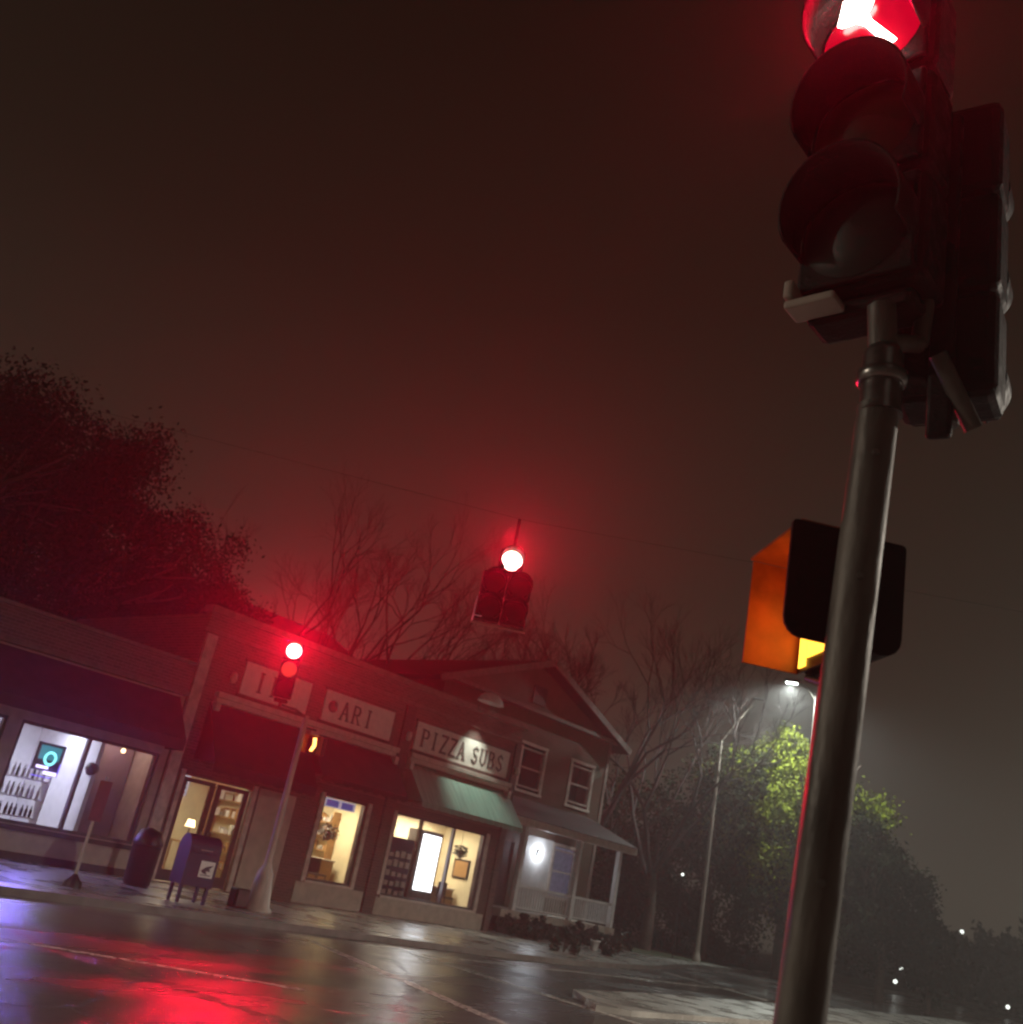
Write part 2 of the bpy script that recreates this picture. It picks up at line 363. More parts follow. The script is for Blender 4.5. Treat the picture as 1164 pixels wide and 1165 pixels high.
# left shop ------------------------------------------------
LB=thing('shop_building',(3,YF,.1),'low single-storey shop with a long plum awning and big display windows at the left','building')
facade(MB(),-6,13.15,.1,4.35,[(6.6,9.25,.82,2.92),(9.55,12.95,.82,2.92)],YF,YF+.25).build('wall','stucco',LB)
MB().box(-6,13.1,YF+6,YF+6.2,.1,4.35).box(-6,-5.8,YF+.25,YF+6,.1,4.35).box(12.95,13.1,YF+.25,YF+6,.1,4.35).build('back_wall','stucco',LB)
MB().box(-6,13.1,YF+.3,YF+6,4.36,4.6).build('roof','roof',LB)
MB().box(-6,13.1,YF-.10,YF+.3,4.36,5.05).box(-6,13.1,YF-.06,YF+.2,5.05,5.12).build('parapet','parap',LB)
MB().box(-6,13.12,YF-.16,YF+.3,5.12,5.2).box(-6,13.12,YF-.2,YF-.1,4.36,4.46).build('coping','trim',LB)
MB().add([(-6,YF-.02,4.3),(13.0,YF-.02,4.3),(13.0,YF-.85,3.3),(-6,YF-.85,3.3),(-6,YF-.85,3.05),(13.0,YF-.85,3.05),(13.0,YF-.02,3.05),(-6,YF-.02,3.05)],
         [(0,1,2,3),(3,2,5,4),(1,6,5,2),(0,3,4,7)]).build('awning','awn_purple',LB)
window(LB,6.6,9.25,.82,2.92,YF+.1); window(LB,9.55,12.95,.82,2.92,YF+.1,mull=(11.2,))
MB().box(6.4,13.05,YF-.05,YF,.70,.80).build('sill','darkwall',LB)
MB().box(-6,13.1,YF-.03,YF,.12,.28).build('plinth','darkwall',LB)
room(LB,6.2,11.6,3.2,3.3,'inner_w'); 
r=MB(); r.box(11.7,12.9,YF+1.1,YF+1.2,.14,3.3).box(11.7,12.9,YF+.3,YF+1.1,3.3,3.4); r.build('partition','inner_m',LB)
light('shop_ceiling_light','AREA',(9.6,YF+1.5,3.25),200,(.78,.80,1),parent=LB,target=(9.6,YF+1.5,0),sx=3.6,sy=.4)
light('shop_ceiling_light','AREA',(12.2,YF+.7,3.25),12,(1,.72,.66),parent=LB,target=(12.2,YF+.7,0),sx=.8,sy=.2)
# goods in the left window
sh=thing('display_shelf',(9.9,YF+.55,.14),'white shelf unit behind the left display window, under the cyan lit sign','shelf')
q=MB()
for z in (.95,1.35,1.75): q.box(9.62,10.75,YF+.4,YF+.75,z,z+.03)
q.build('shelf_board','white',sh)
for a in (9.59,10.752): MB().box(a,a+.028,YF+.4,YF+.75,.14,2.1).build('side_panel','white',sh)
def bottle(x,z,y,m,hh,lab,g):
    b=MB().lathe([(.03,0),(.034,.01),(.034,hh*.6),(.013,hh*.78),(.013,hh),(0,hh)],(0,0,0),10).build('bottle',m); b.location=(x,y,z)
    return tag(b,lab,'bottle',g)
for i in range(9): bottle(9.72+i*.115,.981,YF+.5+(i%3)*.03,'bottleg',.24,'dark bottle on the lowest shelf of the left display window','bottles on the lowest shelf')
for i in range(9): bottle(9.72+i*.115,1.381,YF+.5+(i%2)*.04,'bottlep',.27,'pale bottle on the middle shelf of the left display window','bottles on the middle shelf')
for i in range(9): bottle(9.72+i*.115,1.781,YF+.52+(i%2)*.03,'bottlep' if i%3 else 'bottleg',.27,'tall bottle on the top shelf of the left display window','bottles on the top shelf')
ns=thing('neon_sign',(10.46,YF+.18,2.0),'cyan lit sign with a glowing ring and violet bar in the left shop window','sign')
MB().box(10.16,10.80,YF+.22,YF+.25,1.98,2.58,.01).build('back_panel','darkbl',ns)
MB().box(10.24,10.72,YF+.212,YF+.218,2.22,2.52).build('light_panel','cyan',ns)
rg=MB()
for i in range(24):
    a0=2*math.pi*i/24; a1=2*math.pi*(i+1)/24
    rg.tube((10.50+.12*math.cos(a0),YF+.19,2.26+.13*math.sin(a0)),(10.50+.12*math.cos(a1),YF+.19,2.26+.13*math.sin(a1)),.028,n=8,cap=False)
rg.build('ring','cyanring',ns)
MB().box(10.24,10.52,YF+.17,YF+.20,2.03,2.09,.01).box(10.44,10.74,YF+.165,YF+.195,1.92,1.99,.01).build('bar','violet',ns)
MB().tube((10.2,YF+.2,1.86),(10.66,YF+.2,1.86),.012).tube((10.77,YF+.2,1.9),(10.77,YF+.2,2.2),.012).build('edge_tube','violetg',ns)
light('sign_glow','AREA',(10.5,YF+.15,1.99),70,(.25,.18,1),parent=ns,target=(10.5,YF-3,1.6),sx=.5,sy=.05)
wp=thing('white_poster',(7.9,YF+.3,1.9),'bright white poster at the top of the leftmost shop window','poster')
MB().box(7.6,9.1,YF+.30,YF+.31,2.05,2.85).build('sheet','whitepan',wp)
MB().box(7.58,9.12,YF+.312,YF+.32,2.03,2.87).build('frame','frame',wp)
pen=thing('pendant_lamp',(12.2,YF+.25,2.75),'small warm round lamp glowing at the top of the dim shop window','lamp')
MB().lathe([(.0,-.055),(.04,-.04),(.055,0),(.04,.04),(0,.055)],(12.2,YF+.35,2.80),14).build('bulb','warmlamp',pen)
MB().tube((12.2,YF+.35,2.85),(12.2,YF+.35,3.3),.008).build('cord','dark',pen)
cl=MB().lathe([(0,-.16),(.10,-.13),(.16,0),(.12,.12),(0,.16)],(11.62,YF+.4,2.25),10); cl=cl.build('hanging_decoration','dark')
tag(cl,'dark round ornament hanging in the dim right half of the left shop window','ornament')
MB().tube((11.62,YF+.4,2.40),(11.62,YF+.4,3.3),.006).build('cord','dark',cl)

# right block ------------------------------------------------
BB=thing('brick_building',(19.5,YF,.1),'two-unit storefront block with cream sign boards and canvas awnings in the middle','building')
BB['label']='taller storefront block with cream sign boards, cornice and three canvas awnings in the middle'
holes=[(13.75,15.80,.14,2.60),(18.15,19.75,.72,2.98),(20.95,25.0,.65,2.98)]
facade(MB(),13.16,25.9,.1,3.2,holes,YF,YF+.25).build('wall','brownwall',BB)
MB().box(13.16,25.9,YF,YF+.25,3.2,6.55).build('upper_wall','parap',BB)
MB().box(13.16,24.1,YF+7,YF+7.2,.1,6.5).box(13.16,13.36,YF+.25,YF+7,.1,6.5).box(25.7,25.9,YF+.25,YF+2.5,.1,6.5).box(24.1,25.7,YF+2.35,YF+2.5,.1,6.5).box(23.9,24.1,YF+2.5,YF+7,.1,6.5).build('back_wall','parap',BB)
MB().box(13.36,23.9,YF+.25,YF+7,6.0,6.2).box(23.9,25.7,YF+.25,YF+2.35,6.001,6.2).build('roof','roof',BB)
MB().box(13.1,25.95,YF-.12,YF+.3,6.55,6.72).box(13.1,25.95,YF-.06,YF,6.05,6.13).build('coping','trim',BB)
for a,b in ((13.9,17.1),(17.1,20.32),(20.83,25.55)):
    c=MB().box(a,b,YF-.20,YF,4.56,4.70,.012).box(a+.04,b-.04,YF-.12,YF,4.44,4.555).box(a,a+.14,YF-.24,YF,4.22,4.44,.02).box(b-.14,b,YF-.24,YF,4.22,4.44,.02)
    c.build('cornice','cream',BB)
for a,b in ((13.2,13.5),(20.36,20.76),(25.58,25.86)):
    MB().box(a,b,YF-.07,YF,.12,6.0).build('pilaster','brownwall' if a>13.3 else 'framel',BB)
for a,b in ((13.62,13.74),(15.80,15.92)): MB().box(a,b,YF-.05,YF,.14,2.72).build('door_casing','framel',BB)
for a,b in ((18.0,18.14),(19.77,19.9),(20.80,20.93),(25.02,25.14)): MB().box(a,b,YF-.05,YF,.67,3.0).build('window_casing','framel',BB)
MB().box(16.0,17.2,YF-.03,YF,.16,2.7).build('panel','stucco',BB)
MB().box(17.85,20.3,YF-.04,YF,.13,.66).build('stall_riser','stucco',BB)
MB().box(20.80,25.5,YF-.04,YF,.13,.60).build('stall_riser','stucco',BB)
MB().box(20.9,25.05,YF-.10,YF+.03,.605,.66).box(18.1,19.8,YF-.10,YF+.03,.665,.72).build('sill','cream',BB)
# doors
for a,b in ((13.78,14.74),(14.80,15.77)):
    d=MB().box(a,a+.14,YF+.08,YF+.13,.16,2.56).box(b-.14,b,YF+.08,YF+.13,.16,2.56).box(a+.14,b-.14,YF+.08,YF+.13,.16,.42).box(a+.14,b-.14,YF+.08,YF+.13,2.46,2.56)
    d=d.build('door','darkwall',BB); MB().box(a+.14,b-.14,YF+.10,YF+.11,.42,2.46).build('pane','glass',d)
    MB().tube((b-.07 if a<14 else a+.07,YF+.03,1.0),(b-.07 if a<14 else a+.07,YF+.03,1.4),.015).build('handle','chrome',d)
window(BB,18.15,19.75,.72,2.98,YF+.08,'frame')
window(BB,20.95,25.0,.65,2.98,YF+.08,'frame',mull=(22.1,23.55))
def awning(x0,x1,m,p=.95,zt=4.40,zb=3.36,v=.16,parent=BB):
    a=MB().add([(x0,YF-.02,zt),(x1,YF-.02,zt),(x1,YF-p,zb),(x0,YF-p,zb),(x0,YF-.02,zb),(x1,YF-.02,zb)],[(0,1,2,3),(0,3,4),(1,5,2)])
    n=int((x1-x0)/.35); 
    for i in range(n):
        xa=x0+(x1-x0)*i/n; xb=x0+(x1-x0)*(i+1)/n; xm=(xa+xb)/2
        a.add([(xa,YF-p,zb),(xb,YF-p,zb),(xb,YF-p-.004,zb-v+.03),(xm,YF-p-.004,zb-v),(xa,YF-p-.004,zb-v+.03)],[(0,1,2,3,4)])
    ao=a.build('awning',m,parent)
    MB().path([(x0+.03,YF-.03,zb-.03),(x0+.03,YF-p+.03,zb-.03),(x1-.03,YF-p+.03,zb-.03),(x1-.03,YF-.03,zb-.03)],.014).build('awning_frame','steel',ao)
    return ao
awning(13.85,17.05,'awn_dark',zb=3.0,v=.25); awning(17.12,20.33,'awn_dark'); awning(20.93,25.6,'awn_green',zb=3.36)
# sign boards with lettering
STR={'P':[((0,0),(0,1)),((0,1),(.5,.95)),((.5,.95),(.62,.75)),((.62,.75),(.5,.52)),((.5,.52),(0,.5))],
'I':[((.3,0),(.3,1))],'Z':[((0,1),(.7,1)),((.7,1),(0,0)),((0,0),(.7,0))],
'A':[((0,0),(.36,1)),((.36,1),(.72,0)),((.14,.36),(.58,.36))],
'S':[((.62,.82),(.35,1)),((.35,1),(.06,.8)),((.06,.8),(.2,.56)),((.2,.56),(.52,.42)),((.52,.42),(.62,.2)),((.62,.2),(.35,0)),((.35,0),(.02,.18))],
'U':[((0,1),(0,.25)),((0,.25),(.3,0)),((.3,0),(.6,.25)),((.6,.25),(.6,1))],
'B':[((0,0),(0,1)),((0,1),(.45,.97)),((.45,.97),(.55,.76)),((.55,.76),(.42,.54)),((.42,.54),(0,.53)),((.42,.54),(.62,.28)),((.62,.28),(.48,.03)),((.48,.03),(0,0))],
'R':[((0,0),(0,1)),((0,1),(.5,.95)),((.5,.95),(.6,.75)),((.6,.75),(.48,.52)),((.48,.52),(0,.5)),((.25,.5),(.68,0))]}
SER={'P':[(0,0),(0,1)],'I':[(.3,0),(.3,1)],'A':[(0,0),(.72,0)],'U':[(0,1),(.6,1)],'B':[],'R':[(0,0),(.68,0)],'Z':[],'S':[]}
def word(txt,x0,z0,hh,adv,y,parent,m='letter',wd=.75):
    q=MB(); x=x0; j=0
    for ch in txt:
        if ch==' ': x+=adv*.6; continue
        for i,((a,b),(c,d)) in enumerate(STR[ch]):
            p=Vector((x+a*hh*wd,0,z0+b*hh)); r_=Vector((x+c*hh*wd,0,z0+d*hh)); dd=(r_-p); n=Vector((-dd.z,0,dd.x)).normalized()
            wv=(.040 if ch=='S' else .055 if (abs(dd.x)<.4*abs(dd.z)+.01 or ch in 'ZS') else .032)*hh/.5
            e_=dd.normalized()*wv*.4; j+=1; yy=y-.0004*(j%7)
            vs=[p-e_+n*wv/1.0*.5*1.3,r_+e_+n*wv*.65,r_+e_-n*wv*.65,p-e_-n*wv*.65]
            q.prism([(v.x,v.z) for v in vs],yy-.015,yy)
        for a,b in SER[ch]:
            j+=1; yy=y-.0004*(j%7); xx=x+a*hh*wd; zz=z0+b*hh
            q.box(xx-.08*hh/.5,xx+.08*hh/.5,yy-.014,yy,zz-.014,zz+.014)
        x+=adv
    return q.build('lettering',m,parent)
def board(x0,x1,lab):
    o=thing('sign_board',((x0+x1)/2,YF-.05,4.78),lab,'shop sign','sign boards above the awnings')
    MB().box(x0,x1,YF-.05,YF-.001,4.82,5.66,.01).build('board','signw',o)
    MB().box(x0-.05,x1+.05,YF-.045,YF-.002,5.665,5.72).box(x0-.05,x1+.05,YF-.045,YF-.002,4.75,4.815).build('frame','brownwall',o)
    return o
b1=board(14.55,16.75,'cream sign board partly hidden behind the far corner traffic signal')
word('II',15.0,4.98,.5,.42,YF-.052,b1)
b2=board(17.3,19.95,'cream sign board reading ARI beside a dark round mark')
word('ARI',17.95,4.98,.48,.46,YF-.052,b2)
MB().lathe([(.17,0),(.17,.01),(0,.012)],(17.62,YF-.051,5.25),20,T=Matrix.Rotation(R(90),3,'X')).build('emblem','letter',b2)
b3=board(20.95,25.35,'cream sign board reading PIZZA SUBS under the floodlight')
word('PIZZA SUBS',21.25,4.97,.5,.41,YF-.052,b3)
for x,lab in ((14.2,'small pale wall light left of the sign board behind the far signal'),(20.56,'small pale wall light between the two right sign boards'),(25.72,'small pale wall light right of the PIZZA SUBS board')):
    o=thing('wall_light',(x,YF-.07,5.1),lab,'wall light','small pale wall lights on the block')
    MB().lathe([(0,-.15),(.07,-.12),(.10,0),(.07,.12),(0,.15)],(x,YF-.17,5.12),14).build('globe','cream',o)
    MB().box(x-.05,x+.05,YF-.10,YF-.065,5.05,5.2).build('bracket','darkwall',o)
# floodlight on the parapet lighting the pizza sign
fl=thing('sign_floodlight',(23.3,YF-.05,6.6),'wide pale floodlight hood on an arm above the PIZZA SUBS board','floodlight')
MB().path([(23.3,YF-.1,6.66),(23.3,YF-.35,6.98),(23.3,YF-.62,7.02)],.022).build('arm','steel',fl)
hd=MB(); 
pts=[]
for k,(rr,zz) in enumerate(((.10,.20),(.30,.16),(.46,.05),(.55,-.12))):
    for i in range(20):
        a=2*math.pi*i/20; pts.append((23.2+rr*math.cos(a),YF-.72+rr*.55*math.sin(a),6.92+zz))
hd.add(pts,[(k*20+i,k*20+(i+1)%20,(k+1)*20+(i+1)%20,(k+1)*20+i) for k in range(3) for i in range(20)]+[tuple(range(20))],True)
hd.build('hood','white',fl)
light('floodlight_lamp','SPOT',(23.45,YF-.66,6.80),330,(.90,1,.86),.06,parent=fl,target=(23.6,YF-.30,4.0),spot=66,blend=.8)
# rooms
room(BB,13.6,17.6,4.0,3.1,'inner_y'); room(BB,17.9,20.5,4.0,3.1,'inner_y'); room(BB,20.75,25.4,1.9,3.1,'inner_y')
light('hall_ceiling_light','AREA',(15.2,YF+1.8,3.05),140,(1,.90,.64),parent=BB,target=(15.2,YF+1.8,0),sx=1.5,sy=1)
light('cafe_ceiling_light','AREA',(19.1,YF+1.6,3.05),150,(1,.88,.62),parent=BB,target=(19.1,YF+1.6,0),sx=1.2,sy=1)
light('pizza_ceiling_light','AREA',(23.2,YF+1.3,3.05),230,(1,.88,.66),parent=BB,target=(23.2,YF+1.3,0),sx=3,sy=1)
# inside the shop rooms
def counter(x0,x1,y,z,lab,m='wood'):
    o=thing('counter',((x0+x1)/2,y,.14),lab,'counter')
    MB().box(x0,x1,y,y+.6,.14,z).build('body',m,o); MB().box(x0-.04,x1+.04,y-.05,y+.65,z+.002,z+.05,.01).build('counter_top','cream',o)
    return o
counter(13.7,14.7,YF+2.2,1.15,'wooden counter seen through the left glass door')
counter(18.1,20.3,YF+1.5,1.25,'orange wooden counter behind the narrow café window')
pb=MB().box(14.9,15.6,YF+2.9,YF+2.93,1.55,2.3).build('picture_board','steel'); tag(pb,'grey rectangular board on the wall behind the right glass door','board')
tl=thing('table_lamp',(15.25,YF+2.0,.9),'small bright table lamp glowing behind the right glass door','lamp')
MB().lathe([(.09,0),(.13,-.18)],(15.2,YF+1.4,1.62),14).build('lamp_shade','warmlamp',tl); MB().tube((15.2,YF+1.4,1.1),(15.2,YF+1.4,1.5),.02).build('stem','dark',tl); MB().lathe([(.1,0),(.1,.03),(0,.03)],(15.2,YF+1.4,1.08),14).build('base','dark',tl)
sd=thing('side_table',(15.2,YF+1.4,.14),'small wooden table carrying the lit lamp behind the door','table')
MB().box(14.9,15.5,YF+1.15,YF+1.65,1.04,1.08).build('table_top','wood',sd)
for a,b in ((14.93,YF+1.18),(15.47,YF+1.18),(14.93,YF+1.62),(15.47,YF+1.62)): MB().box(a-.02,a+.02,b-.02,b+.02,.14,1.04).build('leg','wood',sd)
bn=thing('window_banner',(18.95,YF+.2,2.6),'pale banner with two blue blocks at the top of the narrow café window','banner')
MB().box(18.3,19.5,YF+.2,YF+.21,2.66,2.90).build('sheet','whitepan',bn)
MB().box(18.42,18.86,YF+.185,YF+.199,2.69,2.86).box(18.98,19.40,YF+.185,YF+.199,2.69,2.86).build('lettering','bluepan',bn)
def hanging(x,y,z,r0,lab):
    o=thing('hanging_plant',(x,y,z),lab,'hanging plant')
    rng=random.Random(int(x*10)); q=MB()
    for i in range(260):
        d=Vector((rng.gauss(0,1),rng.gauss(0,1),rng.gauss(0,1))).normalized()*r0*rng.uniform(.55,1); d.z*=.75
        a=Vector((rng.gauss(0,1),rng.gauss(0,1),rng.gauss(0,1))).normalized()*.05; b=a.orthogonal().normalized()*.03
        c=Vector((x,y,z))+d; q.add([c-a,c+b,c+a,c-b],[(0,1,2,3)])
    q.build('foliage','hedge',o)
    MB().lathe([(.06,-.12),(.13,.02),(.13,.04)],(x,y,z),14).build('pot','dark',o)
    MB().tube((x,y,z+.04),(x,y,3.1),.006).build('cord','dark',o)
hanging(18.93,YF+.45,2.02,.33,'dark round hanging plant in the narrow café window')
hanging(24.42,YF+.45,2.3,.27,'dark round hanging plant right of the white cooler in the pizza shop window')
def stool(x,y,lab,z=.85):
    o=thing('chair',(x,y,.14),lab,'chair')
    MB().box(x-.2,x+.2,y-.2,y+.2,z,z+.05,.015).build('seat','dark',o)
    MB().box(x-.2,x+.2,y+.17,y+.2,z+.05,z+.45,.01).build('backrest','dark',o)
    for a in (-.17,.17):
        for b in (-.17,.17): MB().tube((x+a,y+b,.14),(x+a,y+b,z),.015).build('leg','dark',o)
stool(19.2,YF+.8,'dark chair behind the narrow café window'); stool(24.5,YF+.8,'dark chair at the right end of the pizza shop window')
stool(21.3,YF+.9,'dark chair at the left end of the pizza shop window',.9)
def shelves(x0,x1,y0,y1,zs,lab,seed,cols=('bottlep','wood','white')):
    o=thing('shelf_unit',((x0+x1)/2,(y0+y1)/2,.14),lab,'shelf'); q=MB()
    q.box(x0,x1,y0-.03,y0,.14,zs[-1]+.35).box(x0,x1,y1,y1+.03,.14,zs[-1]+.35)
    for z in zs: q.box(x0,x1,y0,y1,z,z+.03)
    q.build('frame','wood',o); rng=random.Random(seed)
    for k,cm in enumerate(cols):
        q=MB()
        for z in zs:
            y=y0+.03
            while y<y1-.2:
                w_=rng.uniform(.07,.2); hh=rng.uniform(.1,.27)
                if rng.randrange(len(cols))==k: q.box(x0+.04,x1-.06,y,y+w_*.9,z+.031,z+.03+hh)
                y+=w_+.02
        if q.v: tag(q.build('goods',cm,o),kind='stuff')
shelves(17.25,17.58,YF+1.0,YF+3.9,(.5,.95,1.4,1.85,2.3),'shelf unit of pale packets along the wall behind the glass doors',5)
shelves(20.2,20.48,YF+1.9,YF+3.9,(1.5,1.9,2.3),'small shelf unit on the wall behind the narrow café window',6)
for x0,x1,z0,z1,m_,lab in ((14.9,16.6,2.2,2.8,'whitepan','long white menu board high on the back wall behind the glass doors'),(18.3,19.9,2.1,2.8,'whitepan','white menu board above the counter behind the narrow café window')):
    o=thing('menu_board',((x0+x1)/2,YF+4.2,z0),lab,'menu board'); MB().box(x0,x1,YF+4.22,YF+4.25,z0,z1).build('board',m_,o)
    q=MB()
    for a in range(4):
        for b in range(4): q.box(x0+.1+a*(x1-x0)/4,x0+.02+(a+.8)*(x1-x0)/4,YF+4.205,YF+4.215,z0+.08+b*.13,z0+.12+b*.13)
    tag(q.build('menu_lines','dark',o),kind='stuff')
pf=thing('wall_picture',(25.38,YF+1.2,1.6),'dark framed picture on the right wall inside the pizza shop','picture')
MB().box(25.36,25.395,YF+.8,YF+1.5,1.5,2.1).build('frame','dark',pf); MB().box(25.35,25.358,YF+.86,YF+1.44,1.56,2.04).build('print','wood',pf)
counter(23.6,25.2,YF+1.15,1.1,'wooden counter at the back of the pizza shop right of the cooler')
# cooler with white light
fr=thing('drinks_cooler',(23.0,YF+.6,.14),'tall drinks cooler glowing white behind the pizza shop window','cooler')
MB().box(22.55,22.63,YF+.43,YF+1.0,.14,2.68).box(23.43,23.50,YF+.43,YF+1.0,.14,2.68).box(22.63,23.43,YF+.95,YF+1.0,.14,2.68).box(22.63,23.43,YF+.43,YF+.95,2.60,2.68).box(22.63,23.43,YF+.43,YF+.95,.14,.92).build('cabinet','steel',fr)
MB().box(22.64,23.42,YF+.40,YF+.425,.95,2.57).build('light_panel','fridge',fr)
# merchandise stand left pane
ms=thing('display_stand',(21.5,YF+.6,.14),'dark blue display stand with pale packets in the left pane of the pizza shop','display stand')
MB().box(21.25,22.3,YF+.40,YF+.43,.2,2.1).box(21.15,22.4,YF+.36,YF+.46,2.1,2.3).build('back_panel','blue',ms)
q=MB()
rng=random.Random(3)
for i in range(4):
    for j in range(6): q.box(21.32+i*.24,21.32+i*.24+.17,YF+.34,YF+.39,.4+j*.27,.4+j*.27+rng.uniform(.1,.2))
q.build('packets','bottlep',ms)

# ------------------------------------------------------------------ house
HY=24.8
HS=thing('gabled_house',(29.5,HY,.1),'two-storey tan clapboard house with front gable and railed porch right of the shops','house')
hw=[(28.95,30.55,5.0,6.65),(32.15,33.75,5.0,6.65),(25.4,26.9,5.0,6.65),(31.9,33.6,1.55,3.35),(28.6,29.6,.9,3.1)]
facade(MB(),24.3,34.65,.1,7.9,hw,HY,HY+.25).build('wall','house',HS)
MB().box(24.3,24.5,HY+.25,HY+11,.1,7.9).box(34.45,34.65,HY+.25,HY+11,.1,7.9).box(24.5,34.45,HY+10.8,HY+11,.1,7.9).build('side_wall','house',HS)
for a in (HY+.02,HY+10.8): MB().prism([(24.3,7.9),(34.65,7.9),(29.47,9.70)],a,a+.2).build('gable','house',HS)
def slab(a,b,y0,y1,th=.18):
    a=Vector(a); b=Vector(b); d=(b-a); n=Vector((-d.y,d.x)).normalized()*th
    if n.y<0: n=-n
    return MB().prism([(a.x,a.y),(b.x,b.y),(b.x+n.x,b.y+n.y),(a.x+n.x,a.y+n.y)],y0,y1)
slab((23.6,7.62),(29.47,9.80),HY-.5,HY+11.4).build('roof','roof',HS); slab((35.35,7.62),(29.472,9.80),HY-.5,HY+11.4).build('roof','roof',HS)
slab((23.6,7.60),(29.47,9.78),HY-.56,HY-.505,.24).build('bargeboard','trim',HS); slab((35.35,7.60),(29.472,9.78),HY-.56,HY-.505,.24).build('bargeboard','trim',HS)
MB().box(23.9,35.05,HY-.35,HY-.002,7.86,8.0).build('pent_eave','trim',HS)
MB().box(34.5,34.69,HY-.03,HY-.002,.1,7.86).build('corner_board','trim',HS)
MB().box(29.1,29.9,HY-.03,HY+.015,8.25,8.95).build('attic_vent','darkwall',HS)
for x0,x1,z0,z1 in hw[:4]:
    wo=window(HS,x0+.12,x1-.12,z0+.1,z1-.1,HY+.05,'framel',rail=((z0+z1)/2,),fw=.06)
    MB().box(x0-.02,x0+.119,HY-.03,HY+.02,z0,z1).box(x1-.119,x1+.02,HY-.03,HY+.02,z0,z1).box(x0-.06,x1+.06,HY-.05,HY+.02,z0-.1,z0-.001).box(x0-.04,x1+.04,HY-.04,HY+.02,z1+.001,z1+.12).build('sill','cream',wo)
MB().box(24.6,34.4,HY+1.2,HY+1.25,4.0,7.8).build('inner_wall','dark',HS)
MB().box(31.5,34.2,HY+.5,HY+.55,1.0,3.6).build('curtain','curtain',HS)
MB().box(28.6,29.6,HY+.04,HY+.1,.9,3.1).build('door','darkwall',HS)
PY=22.6
MB().box(26.9,33.6,PY+.02,HY-.004,.62,.86).build('porch_floor','stucco',HS)
MB().box(27.0,33.5,PY+.12,PY+.16,.12,.615).build('porch_skirt','darkwall',HS)
MB().box(26.6,34.0,PY-.25,PY+.0,3.58,3.82).build('porch_fascia','cream',HS)
MB().add([(26.6,PY-.3,3.84),(34.0,PY-.3,3.84),(34.0,HY-.01,4.72),(26.6,HY-.01,4.72),(26.6,PY-.3,3.822),(34.0,PY-.3,3.822),(34.0,HY-.01,4.55),(26.6,HY-.01,4.55)],[(0,1,2,3),(4,7,6,5),(1,5,6,2),(0,3,7,4),(0,4,5,1)]).build('porch_roof','roof',HS)
MB().box(24.4,34.6,HY-.012,HY-.002,.88,4.0).box(0,0,0,0,0,0).build('porch_wall','porchw',HS) if False else None
for x in (27.5,30.7,33.3):
    MB().box(x-.09,x+.09,PY-.02,PY+.16,.87,3.58,.01).build('porch_post','white',HS)
for a,b in ((27.6,30.6),(30.8,33.2)):
    q=MB().box(a,b,PY+.04,PY+.10,1.62,1.70).box(a,b,PY+.04,PY+.10,.95,1.0)
    n=int((b-a)/.14)
    for i in range(1,n): q.box(a+(b-a)*i/n-.02,a+(b-a)*i/n+.02,PY+.05,PY+.09,1.0,1.62)
    q.build('railing','white',HS)
MB().box(29.9,31.85,HY-.02,HY-.003,.9,3.5).build('wall_panel','porchw',HS)
pl_=thing('porch_light',(31.0,HY-.1,2.9),'bright bluish porch lamp on the house wall beside the curtained window','lamp')
MB().lathe([(0,-.08),(.06,-.06),(.08,0),(.05,.08),(0,.1)],(31.0,HY-.16,2.92),14).build('bulb','porchlamp',pl_); MB().box(30.95,31.05,HY-.08,HY-.022,2.85,3.05).build('bracket','dark',pl_)
light('porch_lamp','POINT',(31.0,HY-.35,2.92),36,(.82,.90,1),.08,parent=pl_)
# rear wing and its roof seen over the block
RW=thing('rear_house',(25.5,38,.1),'dark roofed house standing behind the gabled house and the shops','house')
MB().box(21.4,31,36.5,46,.1,9.4).build('wall','house',RW)
MB().add([(21,36,9.2),(31.6,36,9.2),(31.6,41.2,11.8),(21,41.2,11.8),(21,46.5,9.2),(31.6,46.5,9.2)],[(0,1,2,3),(3,2,5,4),(0,3,4),(1,5,2),(0,4,5,1)]).build('roof','roof',RW)

# ------------------------------------------------------------------ vegetation
def rv(rng): return Vector((rng.gauss(0,1),rng.gauss(0,1),rng.gauss(0,1))).normalized()
def crown(name,lobes,n,size,m,parent,seed,dens=None):
    rng=np.random.default_rng(seed); L_=[]
    tot=sum(l[3]**2 for l in lobes)
    C=[]
    for (x,y,z,r_,fz) in lobes:
        k=int(n*r_**2/tot); nc=max(6,int(14*r_))
        d=rng.normal(size=(nc,3)); d/=np.linalg.norm(d,axis=1)[:,None]
        cc=d*(rng.uniform(.45,1,(nc,1)))*r_; cc[:,2]*=fz; cc+=np.array([x,y,z])
        idx=rng.integers(0,nc,k); p=cc[idx]+rng.normal(size=(k,3))*r_*.13
        C.append(p)
    P=np.concatenate(C); k=len(P)
    a=rng.normal(size=(k,3)); a/=np.linalg.norm(a,axis=1)[:,None]; b=np.cross(a,rng.normal(size=(k,3))); b/=np.linalg.norm(b,axis=1)[:,None]
    s=size*rng.uniform(.6,1.3,(k,1)); a*=s; b*=s*.55
    V=np.stack([P-a,P+b*.9-a*.1,P+a,P-b*.9-a*.1],1).reshape(-1,3)
    if parent.get('_o') is not None: V=V-np.array(list(parent['_o']))
    me=bpy.data.meshes.new(name); me.from_pydata(V.tolist(),[],[(4*i,4*i+1,4*i+2,4*i+3) for i in range(k)]); me.update()
    me.materials.append(MT[m]); o=bpy.data.objects.new(name,me); COL.objects.link(o); o.parent=parent; return o
